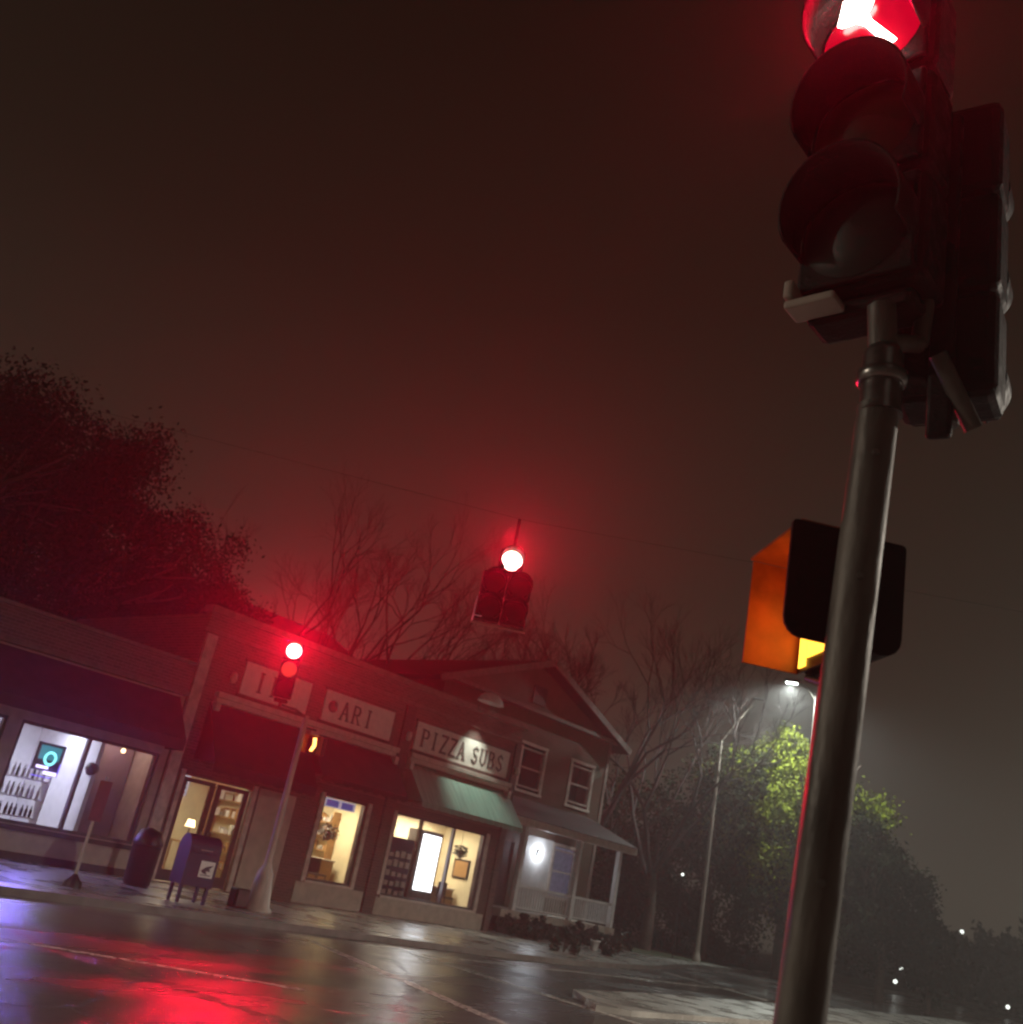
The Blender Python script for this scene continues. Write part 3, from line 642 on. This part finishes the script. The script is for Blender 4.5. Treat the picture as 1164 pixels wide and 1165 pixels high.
def limb(q,p,d,length,r_,depth,rng,wig=.25,n=5,spread=.6,shrink=.72):
    segs=3; pts=[Vector(p)]; dd=Vector(d).normalized()
    for i in range(segs):
        dd=(dd+rv(rng)*wig*.5+Vector((0,0,.05))).normalized(); pts.append(pts[-1]+dd*length/segs)
    rs=[r_*(1-.35*i/segs) for i in range(segs+1)]
    q.path(pts,rs,n)
    if depth==0: return
    k=2 if depth>3 else 3
    for i in range(k):
        at=pts[-1] if i<2 else pts[2]
        nd=(dd+rv(rng)*spread).normalized()
        limb(q,at,nd,length*shrink*rng.uniform(.8,1.15),r_*.62,depth-1,rng,wig,max(3,n-1),spread,shrink)
def leafy(x,y,h_,lobes,n,size,m,label,cat='tree',group=None,seed=1):
    o=thing('leafy_tree',(x,y,.1),label,cat,group)
    rng=random.Random(seed); q=MB()
    q.path([(x,y,.0),(x+.05,y,h_*.22),(x-.05,y+.05,h_*.4)],[h_*.028,h_*.021,h_*.017],9)
    for i in range(6):
        a=i*1.05+rng.random(); limb(q,(x,y,h_*(.28+.03*i)),(math.cos(a)*.8,math.sin(a)*.8,.9),h_*.2,h_*.011,2,rng)
    q.build('trunk','bark',o)
    crown('crown',lobes,n,size,m,o,seed); return o
# lit trees at the right, beyond the crossing
G='leafy trees by the road at the right'
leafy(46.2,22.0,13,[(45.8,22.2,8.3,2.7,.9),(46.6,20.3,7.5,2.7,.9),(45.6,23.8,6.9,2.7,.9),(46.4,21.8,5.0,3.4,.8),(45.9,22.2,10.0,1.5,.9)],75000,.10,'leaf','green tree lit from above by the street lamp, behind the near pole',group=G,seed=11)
leafy(44.6,16.8,7.4,[(44.6,17.4,5.7,1.9,.9),(44.4,16.5,4.2,1.9,.9),(45,17,2.8,2.3,.8)],20800,.10,'leafd','dark leafy tree just right of the lamp-lit green tree',group=G,seed=12)
leafy(46.0,15.3,4.2,[(46,15.5,2.7,1.3,.9),(46,15.0,1.7,1.4,.9)],4500,.17,'leafd','low dark tree at the right end of the roadside row',group=G,seed=13)
leafy(44.0,24.8,9.5,[(43.5,24.8,6.6,2.6,1),(44.5,23.2,5.6,2.6,.9),(43.5,23.5,8.2,1.8,.9),(45,22,3.4,2.6,.8)],23400,.10,'leafd','dark leafy tree behind the slim street lamp pole',group=G,seed=14)
# trees behind the left shop
G='dark trees behind the left shop'
leafy(8.5,34,15.5,[(8.5,34,12.0,3.9,.85),(5.2,34,10.6,3.8,.9),(10,35,8.2,3.8,.8)],66300,.085,'leafd','tallest dark tree rising behind the left shop',group=G,seed=21)
leafy(13.6,34,14.5,[(13.2,34,11.9,3.3,.9),(15.6,34,10.3,3.0,.9),(13.6,34,8,3.4,.9)],57460,.085,'leafd','second dark tree behind the left shop, sloping down to the right',group=G,seed=22)
leafy(19.0,34.5,12,[(18.6,34.5,10.0,2.6,.9),(20.6,34.5,8.2,2.4,.9),(18.6,34.5,7.0,2.8,.9)],39780,.085,'leafd','third dark tree above the storefronts, behind the red signal glow',group=G,seed=23)
leafy(41.5,28.8,9,[(41.5,28.8,5.6,2.8,.9),(40,29.5,4.0,2.6,.9),(43,28.0,3.4,2.8,.9),(41,28,1.8,2.4,.7)],24000,.10,'leafd','dark leafy tree between the porch and the slim street lamp pole',group='leafy trees by the road at the right',seed=15)
leafy(38,31.5,7,[(38,31.5,4.2,2.6,.9),(39.5,31.5,2.4,2.8,.8),(36.6,31.5,2.2,2.4,.8)],16000,.10,'leafd','low dark tree just right of the porch end',group='leafy trees by the road at the right',seed=16)
leafy(46.5,27.5,4.5,[(46,28,2.0,2.2,.9),(47.5,26,1.8,2.2,.9),(44.5,29.5,1.8,2.2,.9)],14000,.10,'leafd','low dark bushy tree filling the gap behind the slim street lamp pole',group='leafy trees by the road at the right',seed=17)
# bare trees
def bare(x,y,h_,label,seed,depth=7):
    o=thing('bare_tree',(x,y,.1),label,'tree','leafless trees around the house')
    rng=random.Random(seed); q=MB(); q.path([(x,y,0),(x+.1,y,h_*.13),(x,y+.1,h_*.24)],[h_*.022,h_*.018,h_*.016],9); q.build('trunk','bark',o)
    q=MB()
    for i in range(5):
        a=i*1.26+rng.random(); limb(q,(x,y+.1,h_*(.19+.012*i)),(math.cos(a)*.55,math.sin(a)*.55,1),h_*.235,h_*.010,depth,rng,spread=.55,shrink=.73)
    q.build('branches','twig',o); return o
bare(40.5,25.6,14,'leafless tree whose twigs reach behind the slim street lamp arm',35)
bare(38.5,28.0,15,'tall leafless tree between the gabled house and the slim lamp pole',31)
bare(36.8,31.5,16,'leafless tree behind the right corner of the gabled house',32)
bare(30.5,38,18,'leafless tree rising behind the roof of the gabled house',33)
bare(25.5,33.5,15.5,'leafless tree above the storefront block, behind the hanging signal',34)
# hedge and tufts
def shrub(name,x,y,z,rx,rz_,n,label,seed,cat='shrub',m='hedge',sz=.06):
    o=thing(name,(x,y,z),label,cat)
    q=MB(); rng=random.Random(seed)
    for i in range(5): q.tube((x,y,z),(x+rng.uniform(-.5,.5)*rx,y+rng.uniform(-.3,.3)*rx,z+rz_*.8),.02,.008,5)
    q.build('stem','bark',o)
    rr=min(rx,1.0); k=max(1,int(rx/rr)); lobes=[(x+(i-(k-1)/2)*rr*1.3,y,z+rz_*.5,rr,rz_/rr*.55) for i in range(k)]
    crown('foliage',lobes,n,sz,m,o,seed); return o
hd_=thing('hedge',(29.5,21.9,.12),'dark clipped hedge in front of the porch','hedge')
crown('foliage',[(26.6+i*.55,21.95,.45,.42,.9) for i in range(13)],9000,.06,'hedge',hd_,41)
q=MB(); 
for i in range(26): q.tube((26.5+i*.27,21.95,.1),(26.5+i*.27+.05,21.95,.6),.015,.006,5)
q.build('stem','bark',hd_)
shrub('low_shrub',25.2,18.6,.12,.42,.4,900,'low dark tuft on the pavement edge, the left one of two',42)
shrub('low_shrub',29.2,19.7,.12,.42,.4,900,'low dark tuft on the pavement edge, the right one of two',43)
fp=thing('flower_pot',(30.3,21.0,.12),'small white pot on the ground in front of the porch hedge','pot')
MB().lathe([(.10,0),(.16,.28),(.18,.28),(.18,.32),(.14,.32),(.12,.26),(0,.26)],(30.3,21.1,.12),18).build('pot','white',fp)
crown('plant',[(30.3,21.1,.52,.14,.8)],120,.04,'hedge',fp,45)

# distant trees
G='far trees on the right horizon'
for i,(x,y,hh,lab) in enumerate([(82,27.5,5.2,'far dark tree on the horizon, left end of the row'),(84,23.5,5.8,'far dark tree on the horizon, second in the row'),(83,19.5,6.6,'far dark tree on the horizon at the picture edge'),(86,15,7.5,'far dark tree beyond the right picture edge'),(80,30.5,6.0,'far dark tree beside the slim far lamp post')]):
    leafy(x,y,hh,[(x,y,hh*.62,hh*.36,.9),(x,y+2.2,hh*.5,hh*.33,.9),(x,y-2.2,hh*.5,hh*.33,.9),(x,y-1,hh*.25,hh*.4,.7),(x,y+2,hh*.2,hh*.35,.7)],5000,.26,'leafd',lab,group=G,seed=50+i)

# ------------------------------------------------------------------ street lamps
def street_lamp(x,y,ztop,arm_end,label,r_=.10,mt='polepale',energy=2500,col=(.9,1,.93),lit=True,down=None):
    o=thing('street_lamp',(x,y,.1),label,'street lamp')
    MB().tube((x,y,.1),(x,y,ztop),r_,r_*.6,12).lathe([(r_*1.8,0),(r_*1.8,.12),(r_*1.1,.4)],(x,y,.1),12).build('pole',mt,o)
    ex,ey,ez=arm_end; mx=(x*.55+ex*.45); my=(y*.55+ey*.45)
    MB().path([(x,y,ztop-.3),(mx,my,ztop-.3+(ez-ztop+.3)*(.68 if lit else .47)),(ex,ey,ez)],.045 if lit else .07,8).build('arm',mt,o)
    d=Vector((ex-x,ey-y,0)).normalized(); T=Matrix.Translation((ex,ey,ez))@Matrix.Rotation(math.atan2(d.y,d.x),4,'Z')
    MB().box(-.1,.62 if lit else .35,-.17 if lit else -.08,.17 if lit else .08,-.06,.10 if lit else .03,.05 if lit else .02,T=T).build('lamp_head',mt if lit else 'dark',o)
    if lit: MB().box(.05,.55,-.12,.12,-.085,-.061,.0,T=T).build('lens','lampw' if lit else 'glass_dull',o)
    c=T@Vector((.3,0,-.16))
    if lit: light('street_light','SPOT',c,energy,col,.12,parent=o,target=(c[0]+(down[0] if down else 0),c[1]+(down[1] if down else 0),0),spot=160,blend=.5)
    return o
street_lamp(40.9,23.2,9.9,(41.5,22.0,11.7),'slim pale street lamp with a raised arm and unlit head, by the leafless trees',lit=False)
street_lamp(42.9,19.75,12.4,(42.55,20.5,12.8),'lit street lamp above the green tree, its mast hidden behind the near pole',mt='steel',energy=4600)
street_lamp(-9,17.4,8.2,(-9,14.2,9.0),'added unseen street lamp beyond the left picture edge, lighting the shopfronts',energy=6000,col=(1,.86,.68))  # unseen lamp, added to light the shopfronts from the left
street_lamp(24,-8,8.6,(22.5,-5.5,9.3),'added unseen street lamp beyond the right picture edge, lighting the shopfronts',energy=24000,col=(1,.90,.76))  # unseen fill lamp, added to brighten shopfronts and road
# far little lamps
def post_lamp(x,y,z,label,r_=.12):
    o=thing('post_lamp',(x,y,0),label,'lamp','tiny distant lamps at the right')
    MB().tube((x,y,0),(x,y,z),.035,.03,8).build('pole','dark',o)
    MB().lathe([(0,-r_),(r_*.8,-r_*.6),(r_,0),(r_*.7,r_*.7),(0,r_)],(x,y,z+r_),12).build('globe','dotw',o); return o
post_lamp(70,25.5,2.25,'tiny white lamp right of the near pole, upper one of the zigzag pair')
post_lamp(68,24.3,1.35,'tiny white lamp right of the near pole, middle of the zigzag')
post_lamp(66,23.9,.55,'tiny white lamp right of the near pole, lowest of the zigzag')
post_lamp(70,21.4,1.15,'tiny white lamp low before the far dark trees, above its reflection',.09)
post_lamp(66,17.6,.5,'faint tiny lamp lowest at the right picture corner',.11)
post_lamp(90,27.5,4.9,'faint pale lamp on top of the far tree line',.16)
post_lamp(38.7,23.05,3.35,'tiny lamp left of the slim street lamp pole, among the branches',.06)

# ------------------------------------------------------------------ traffic signals
def head_mesh(parent,Tm,n,sec,lit,vis=.26,w_=.36,d_=.17,arrow=False,lens=('lens_red','lens_off_y','lens_off_g'),layout=None,visor='sig',vr=None,va=(-58,238)):
    """sections stacked down from z=0 (centre of top lens); front = -Y in local space"""
    lay=layout or [(0,-i*sec) for i in range(n)]
    q=MB()
    for (x,z) in lay: q.box(x-w_/2,x+w_/2,.0,d_,z-sec/2+.004,z+sec/2-.004,.025)
    q.xf(Tm).build('housing','sig',parent)
    q=MB()
    for (x,z) in lay: q.box(x-w_/2+.015,x+w_/2-.015,-.025,-.001,z-sec/2+.02,z+sec/2-.02,.010)
    q.xf(Tm).build('door','sig',parent)
    vr=vr or w_*.455
    for k,(x,z) in enumerate(lay):
        lm=lens[min(k,2)]
        l_=MB().lathe([(0,-.06),(vr*.5,-.052),(vr*.85,-.035),(vr*.95,-.026)],(x,0,z),24,T=Matrix.Rotation(R(90),3,'X')@Matrix.Scale(-1,3,Vector((0,0,1))) )
        l_=MB(); pts=[]; 
        for rr,yy in ((.001,-.062),(vr*.5,-.056),(vr*.8,-.042),(vr*.93,-.027)):
            for i in range(24): a=2*math.pi*i/24; pts.append((x+rr*math.cos(a),yy,z+rr*math.sin(a)))
        l_.add(pts,[(j*24+i,j*24+(i+1)%24,(j+1)*24+(i+1)%24,(j+1)*24+i) for j in range(3) for i in range(24)],True)
        l_.xf(Tm).build('lens',lm,parent)
        # visor: cut tunnel, long on top, shorter below, open slot at the bottom
        v=MB(); ns=28; pts=[]; th=.008
        for i in range(ns+1):
            a=R(va[0])+R(va[1]-va[0])*i/ns   # from lower right round the top to lower left
            ln=vis*(.55+.45*max(0,(math.sin(a)+.9)/1.9))
            for rr in (vr,vr+th):
                pts.append((x+rr*math.cos(a),-.026,z+rr*math.sin(a))); pts.append((x+rr*math.cos(a),-.026-ln,z+rr*math.sin(a)))
        fs=[]
        for i in range(ns):
            b=i*4; c=b+4
            fs+=[(b,b+1,c+1,c),(b+2,c+2,c+3,b+3),(b+1,b+3,c+3,c+1)]
        fs+=[(0,2,3,1),(ns*4,ns*4+1,ns*4+3,ns*4+2)]
        v.add(pts,fs,True); v.xf(Tm).build('visor',visor,parent)
def Tdir(x,y,z,ang):
    """front of local -Y turned to face world angle ang (deg)"""
    return Matrix.Translation((x,y,z))@Matrix.Rotation(R(ang+90),4,'Z')

# near pole with its heads
NP=thing('signal_pole',(2.02,.87,.12),'weathered steel signal pole close at the right, running out of the picture bottom','pole')
q=MB().tube((1.985,.965,.12),(2.032,.842,2.80),.050,.048,28); q.lathe([(.17,0),(.17,.05),(.10,.12),(.07,.30)],(1.985,.965,.12),24); q.build('pole','steel',NP)
q=MB().lathe([(.052,2.78),(.047,2.80),(.047,2.94),(.038,2.96),(0,2.96)],(2.033,.838,0),24); q.lathe([(.052,2.86),(.058,2.865),(.058,2.89),(.052,2.895)],(2.033,.838,0),24); q.build('collar','chrome',NP)
MB().path([(2.033,.838,2.93),(2.03,.85,3.08)],.036).path([(2.033,.838,2.98),(2.13,.79,3.02),(2.14,.785,3.12),(2.14,.785,3.9)],.022,12).path([(2.16,.755,3.0),(2.27,.70,2.84)],.022,10).build('bracket','steel',NP)
MB().path([(2.05,.90,2.30),(2.17,.96,2.30)],.014).build('clamp','steel',NP)
for z in (1.72,2.36,2.66):
    c_=Vector((1.985+.0176*(z-.12),.965-.0459*(z-.12),z)); dr=Vector((-.85,-.53,0)).normalized()
    MB().tube(c_+dr*.045,c_+dr*.056,.009,.007,8).build('bolt','chrome',NP)
q=MB(); c_=Vector((2.0,.925,.95)); q.box(-.045,.045,-.058,-.04,-.12,.12,.006,T=Matrix.Translation(c_)@Matrix.Rotation(R(-55),4,'Z')); q.build('access_plate','steel',NP)

H1=thing('traffic_signal',(2.05,.94,3.0),'large dark traffic signal at the top right, its red left arrow lit','traffic signal')
H1['_o']=[2.05,.94,3.0]
T1=Tdir(2.02,.915,3.985,180)
head_mesh(H1,T1,3,.338,True,vis=.16,w_=.335,vr=.150,va=(-22,202),lens=('lens_redback','lens_off_y','lens_off_g'))
# red arrow on the top lens
ar=MB(); ang=R(57)
def A2(u,v): # arrow local: u along the arrow, v across; image-left = local -x (seen from the front)
    x=-(u*math.cos(ang))+v*math.sin(ang); z=u*math.sin(ang)+v*math.cos(ang)
    return (x+.0,z-.0)
poly=[(-.140,-.014),(-.01,-.011),(.025,-.020),(.05,-.052),(.065,-.058),(.135,.0),(.065,.058),(.05,.052),(.025,.020),(-.01,.011),(-.140,.014)]
ar.prism([A2(u,v) for u,v in poly],-.072,-.066); ar.xf(T1@Matrix.Translation((0,0,-.0))).build('arrow','lens_arrow',H1)
MB().box(-.14,.14,.01,.14,-.90,-.85,.02).xf(T1).build('bottom_cap','sig',H1)
MB().box(-.165,-.03,-.06,.02,-.89,-.865,.008).box(-.165,-.14,-.07,.0,-.864,-.81,.008).xf(T1).build('mounting_arm','polepale',H1)
c=T1@Vector((0,-.10,.0)); light('red_arrow_light','SPOT',c,85,(1,.0,.035),.03,parent=H1,target=T1@Vector((0,-3,-.6)),spot=172,blend=.3)

H2=thing('traffic_signal',(2.27,.70,2.7),'dark traffic signal seen from behind, right of the arrow signal','traffic signal')
T2=Tdir(2.285,.775,3.70,8)@Matrix.Translation((0,-.12,0))
head_mesh(H2,T2,3,.31,False,vis=.12,w_=.25,lens=('lens_redback','lens_off_y','lens_off_g'))
MB().box(-.03,.03,.171,.20,-.9,.1,.01).xf(T2).build('mounting_arm','sig',H2)
MB().tube((.0,.1,-.82),(0,.1,-.76),.03).xf(T2).build('bottom_cap','chrome',H2)

# pedestrian signal
PS=thing('pedestrian_signal',(2.2,1.0,2.25),'pedestrian signal on the near pole with orange lit inside and dark outer shell','pedestrian signal')
nA=R(138); fwdv=Vector((math.cos(nA),math.sin(nA),0)); sidev=Vector((math.cos(nA+math.pi/2),math.sin(nA+math.pi/2),0))  # sidev: from far wall towards near wall
F1=Vector((2.275,1.255,0)); F0=F1-fwdv*.15
def PT(a,b,z): # a: along side (0 far .. .33 near), b: depth forward from plate, z
    v=F0+sidev*a+fwdv*b; return (v.x,v.y,z)
def pbox(q,a0,a1,b0,b1,z0,z1):
    vs=[PT(a,b,z) for z in (z0,z1) for b in (b0,b1) for a in (a0,a1)]
    return q.add(vs,[(0,2,3,1),(4,5,7,6),(0,1,5,4),(2,6,7,3),(0,4,6,2),(1,3,7,5)])
def rounded_side(a0,a1,b0,b1,z0,z1,r_=.045):
    q=MB(); pts=[]
    for (cb,cz,s0) in ((b1-r_,z1-.012,0),(b0+r_,z1-.012,90),(b0+r_,z0+r_,180),(b1-r_,z0+r_,270)):
        rr=r_ if cz<(z0+z1)/2 else .012
        cb2=(b1-rr if cb>(b0+b1)/2 else b0+rr)
        for k in range(5):
            a=R(s0+k*22.5); pts.append((cb2+rr*math.cos(a),cz+rr*math.sin(a)))
    n=len(pts); vs=[PT(a0,b,z) for b,z in pts]+[PT(a1,b,z) for b,z in pts]
    q.add(vs,[tuple(range(n)),tuple(reversed(range(n,2*n)))]+[(i,(i+1)%n,(i+1)%n+n,i+n) for i in range(n)]); return q
rounded_side(.0,.345,-.10,-.004,2.245,2.525).build('housing','sig',PS)
rounded_side(.335,.345,.001,.185,2.245,2.53).build('visor_side','sig',PS)
pbox(MB(),-.008,.0,-.002,.15,2.25,2.53).build('visor','sigy',PS)
pbox(MB(),.0,.334,-.001,.16,2.531,2.538).build('visor_top','sigy',PS)
pbox(MB(),.005,.32,-.003,.004,2.25,2.54).build('face_plate','lens_off_y',PS)
# raised hand of lit segments
hn=MB()
pbox(hn,.07,.24,.005,.009,2.28,2.37)
for i,(a,top) in enumerate(((.075,2.45),(.115,2.475),(.155,2.48),(.195,2.455))): pbox(hn,a,a+.03,.0052,.0092,2.371,top)
pbox(hn,.245,.275,.005,.009,2.31,2.39); pbox(hn,.02,.06,.005,.009,2.26,2.36)
hn.build('hand_symbol','hand',PS)
c=PT(.17,.06,2.36); light('hand_light','AREA',c,.2,(1,.15,.008),parent=PS,target=PT(.0,.30,2.36),sx=.1,sy=.15)
MB().path([PT(.02,-.02,2.24),PT(.10,-.03,2.215),PT(.2,-.03,2.21),PT(.28,-.03,2.235)],.011,8).build('lower_bracket','chrome',PS)

# far corner signal
SP=thing('signal_pole',(13.95,18.35,.12),'pale signal pole with flared base on the far corner pavement','pole')
MB().tube((13.95,18.35,.9),(13.95,18.35,4.25),.075,.06,16).build('pole','polepale',SP)
MB().lathe([(.34,0),(.34,.04),(.27,.08),(.17,.75),(.10,.88),(.08,.95)],(13.95,18.35,.12),10).build('base','polepale',SP)
MB().path([(13.95,18.35,4.2),(13.6,18.33,4.3),(13.15,18.3,4.30)],.03,8).path([(13.95,18.35,4.0),(14.3,18.33,4.0)],.025,8).build('bracket','steel',SP)
SL=thing('traffic_signal',(13.12,18.3,4.3),'far corner traffic signal with its round red light on, left of the hanging one','traffic signal')
T3=Tdir(13.12,18.3,5.5,232)
head_mesh(SL,T3,3,.42,True,vis=.2,w_=.40,lens=('lens_red','lens_redglint','lens_off_g'))
MB().box(-.15,.15,.0,.14,-1.15,-1.07,.02).tube((0,.07,-1.25),(0,.07,-1.15),.03).xf(T3).build('bottom_cap','sig',SL)
c=T3@Vector((0,-.30,0)); light('red_light','SPOT',c,2300,(1,.0,.03),.08,parent=SL,target=T3@Vector((0,-3,.4)),spot=150,blend=.9)
PF=thing('pedestrian_signal',(14.33,18.3,3.5),'small pedestrian signal with amber symbol on the far corner pole','pedestrian signal')
T4=Tdir(14.33,18.3,3.68,200)
MB().box(-.2,.2,0,.2,-.2,.2,.03).xf(T4).build('housing','sig',PF)
MB().box(-.2,-.19,-.18,-.001,-.2,.2).box(.19,.2,-.18,-.001,-.2,.2).box(-.189,.189,-.18,-.001,.19,.2).xf(T4).build('visor','sigy',PF)
MB().prism([(-.10,-.14),(-.02,-.15),(.05,-.02),(.02,.16),(-.07,.15),(-.04,0)],-.01,-.002).xf(T4).build('hand_symbol','amber',PF)

# hanging doghouse signal on a span wire
DS=thing('traffic_signal',(8.9,8.3,4.5),'hanging five-light traffic signal over the street with its top red light on','traffic signal')
T5=Tdir(8.95,8.40,5.47,226)
head_mesh(DS,T5,5,.33,True,vis=.22,w_=.32,lens=('lens_red','lens_off_y','lens_off_g'),layout=[(0,0),(-.165,-.335),(-.165,-.67),(.165,-.335),(.165,-.67)])
MB().box(-.36,.36,.16,.19,-.86,-.839,.005).xf(T5).build('lower_bracket','polepale',DS)  # pale bar added to suggest a glint along the lower edge
MB().box(-.352,-.336,-.20,.16,-.835,-.60,.004).box(-.335,-.24,-.205,-.19,-.852,-.838,.003).xf(T5).build('edge_glint','paleglint',DS)  # L-shaped piece added, its pale blue colour imitating a glint
MB().tube((0,.08,.16),(0,.08,.62),.022).box(-.06,.06,.04,.12,.16,.20,.01).xf(T5).build('hanger','sig',DS)
c=T5@Vector((0,-.32,0)); light('red_light','SPOT',c,640,(1,.0,.03),.06,parent=DS,target=T5@Vector((0,-3,.3)),spot=145,blend=1)
q=MB(); p=T5@Vector((0,.08,.62)); pa=Vector((-9,24.5,7.0)); pb_=Vector((26,-9,7.0))
# span wire passes over the hanger
dv=(pb_-pa); dv.z=0; tt=((p-pa).dot(dv))/dv.dot(dv)
def W(u): 
    base=pa.lerp(pb_,u); return base
off=p-W(tt); pa+=Vector((off.x,off.y,0)); pb_+=Vector((off.x,off.y,0))
pts=[]
for i in range(25):
    u=i/24; v=pa.lerp(pb_,u); sag=(7.0-p.z)*(1-abs(u-tt)/max(tt,1-tt))**1.0; v.z=7.0-max(0,sag); pts.append(v)
q.path(pts,.0022,5); wr=q.build('span_wire','dark'); tag(wr,'thin dark wire carrying the hanging signal across the street','wire')
for P_,lab in ((pa,'wooden pole holding the span wire beyond the left picture edge'),(pb_,'wooden pole holding the span wire beyond the right picture edge')):
    o=thing('utility_pole',(P_.x,P_.y,0),lab,'pole'); MB().tube((P_.x,P_.y,0),(P_.x,P_.y,8.5),.14,.11,14).build('pole','bark',o)

# ------------------------------------------------------------------ street furniture
MBX=thing('mailbox',(11.95,17.95,.12),'dark blue street mailbox on four legs with a white postal emblem','mailbox',rz=R(-8))
q=MB(); prof=[(-.27,.32),(.27,.32),(.27,.98)]+[( .27*math.cos(R(a)),.98+.27*math.sin(R(a))) for a in range(15,166,15)]+[(-.27,.98)]
n=len(prof); vs=[(-.33,y,z) for y,z in prof]+[(.33,y,z) for y,z in prof]
q.add(vs,[tuple(range(n)),tuple(reversed(range(n,2*n)))]+[(i,(i+1)%n,(i+1)%n+n,i+n) for i in range(n)]); q.build('body','blue',MBX,world=False)
for a in (-.27,.27):
    for b in (-.2,.2): MB().box(a-.03,a+.03,b-.03,b+.03,0,.319).build('leg','blue',MBX,world=False)
d=MB().box(-.28,.28,-.30,-.272,.93,1.02,.008).build('chute_door','blue',MBX,world=False); MB().tube((-.12,-.32,.99),(.12,-.32,.99),.01).build('handle','chrome',d,world=False)
d['_o']=[0,0,0]
em=MB().box(-.03,.27,-.281,-.273,.50,.80).build('emblem','white',MBX,world=False)
MB().prism([(.0,.62),(.10,.70),(.24,.74),(.16,.66),(.20,.62),(.10,.62),(.14,.56),(.04,.58)],-.289,-.283).prism([(.0,.535),(.22,.535),(.22,.55),(.0,.55)],-.289,-.283).build('eagle_mark','darkbl',em,world=False)
pm=thing('sign_post',(9.72,18.1,.12),'thin pale post with a faded dark red sign in front of the left shop windows','sign post')
MB().tube((9.66,18.1,.12),(9.66,18.1,2.05),.032,.028,10).build('post','polepale',pm)
MB().lathe([(.16,0),(.16,.06),(.06,.16),(.04,.2)],(9.66,18.1,.12),12).build('base','dark',pm)
T6=Matrix.Translation((9.66,18.06,1.55))@Matrix.Rotation(R(-52),4,'Z')
MB().box(-.12,.12,-.008,0,-.30,.42,.003).xf(T6).build('sign_plate','dirtred',pm)
tb=thing('litter_bin',(12.15,20.2,.12),'dark litter bin with domed lid between the left shop and the mailbox','bin')
MB().lathe([(.24,0),(.28,.05),(.30,.80),(.31,.82)],(12.15,20.2,.12),20).build('body','dark',tb)
MB().lathe([(.32,.83),(.32,.88),(.22,1.12),(.0,1.18)],(12.15,20.2,.12),20).build('lid','dark',tb)
sb=MB().box(13.25,13.60,18.2,18.45,.121,.50,.03).build('cabinet','dark'); tag(sb,'small dark box beside the flared base of the far signal pole','box')  # plain dark box standing on the pavement
MB().box(13.28,13.57,18.17,18.199,.16,.46,.005).build('door','darkwall',sb)
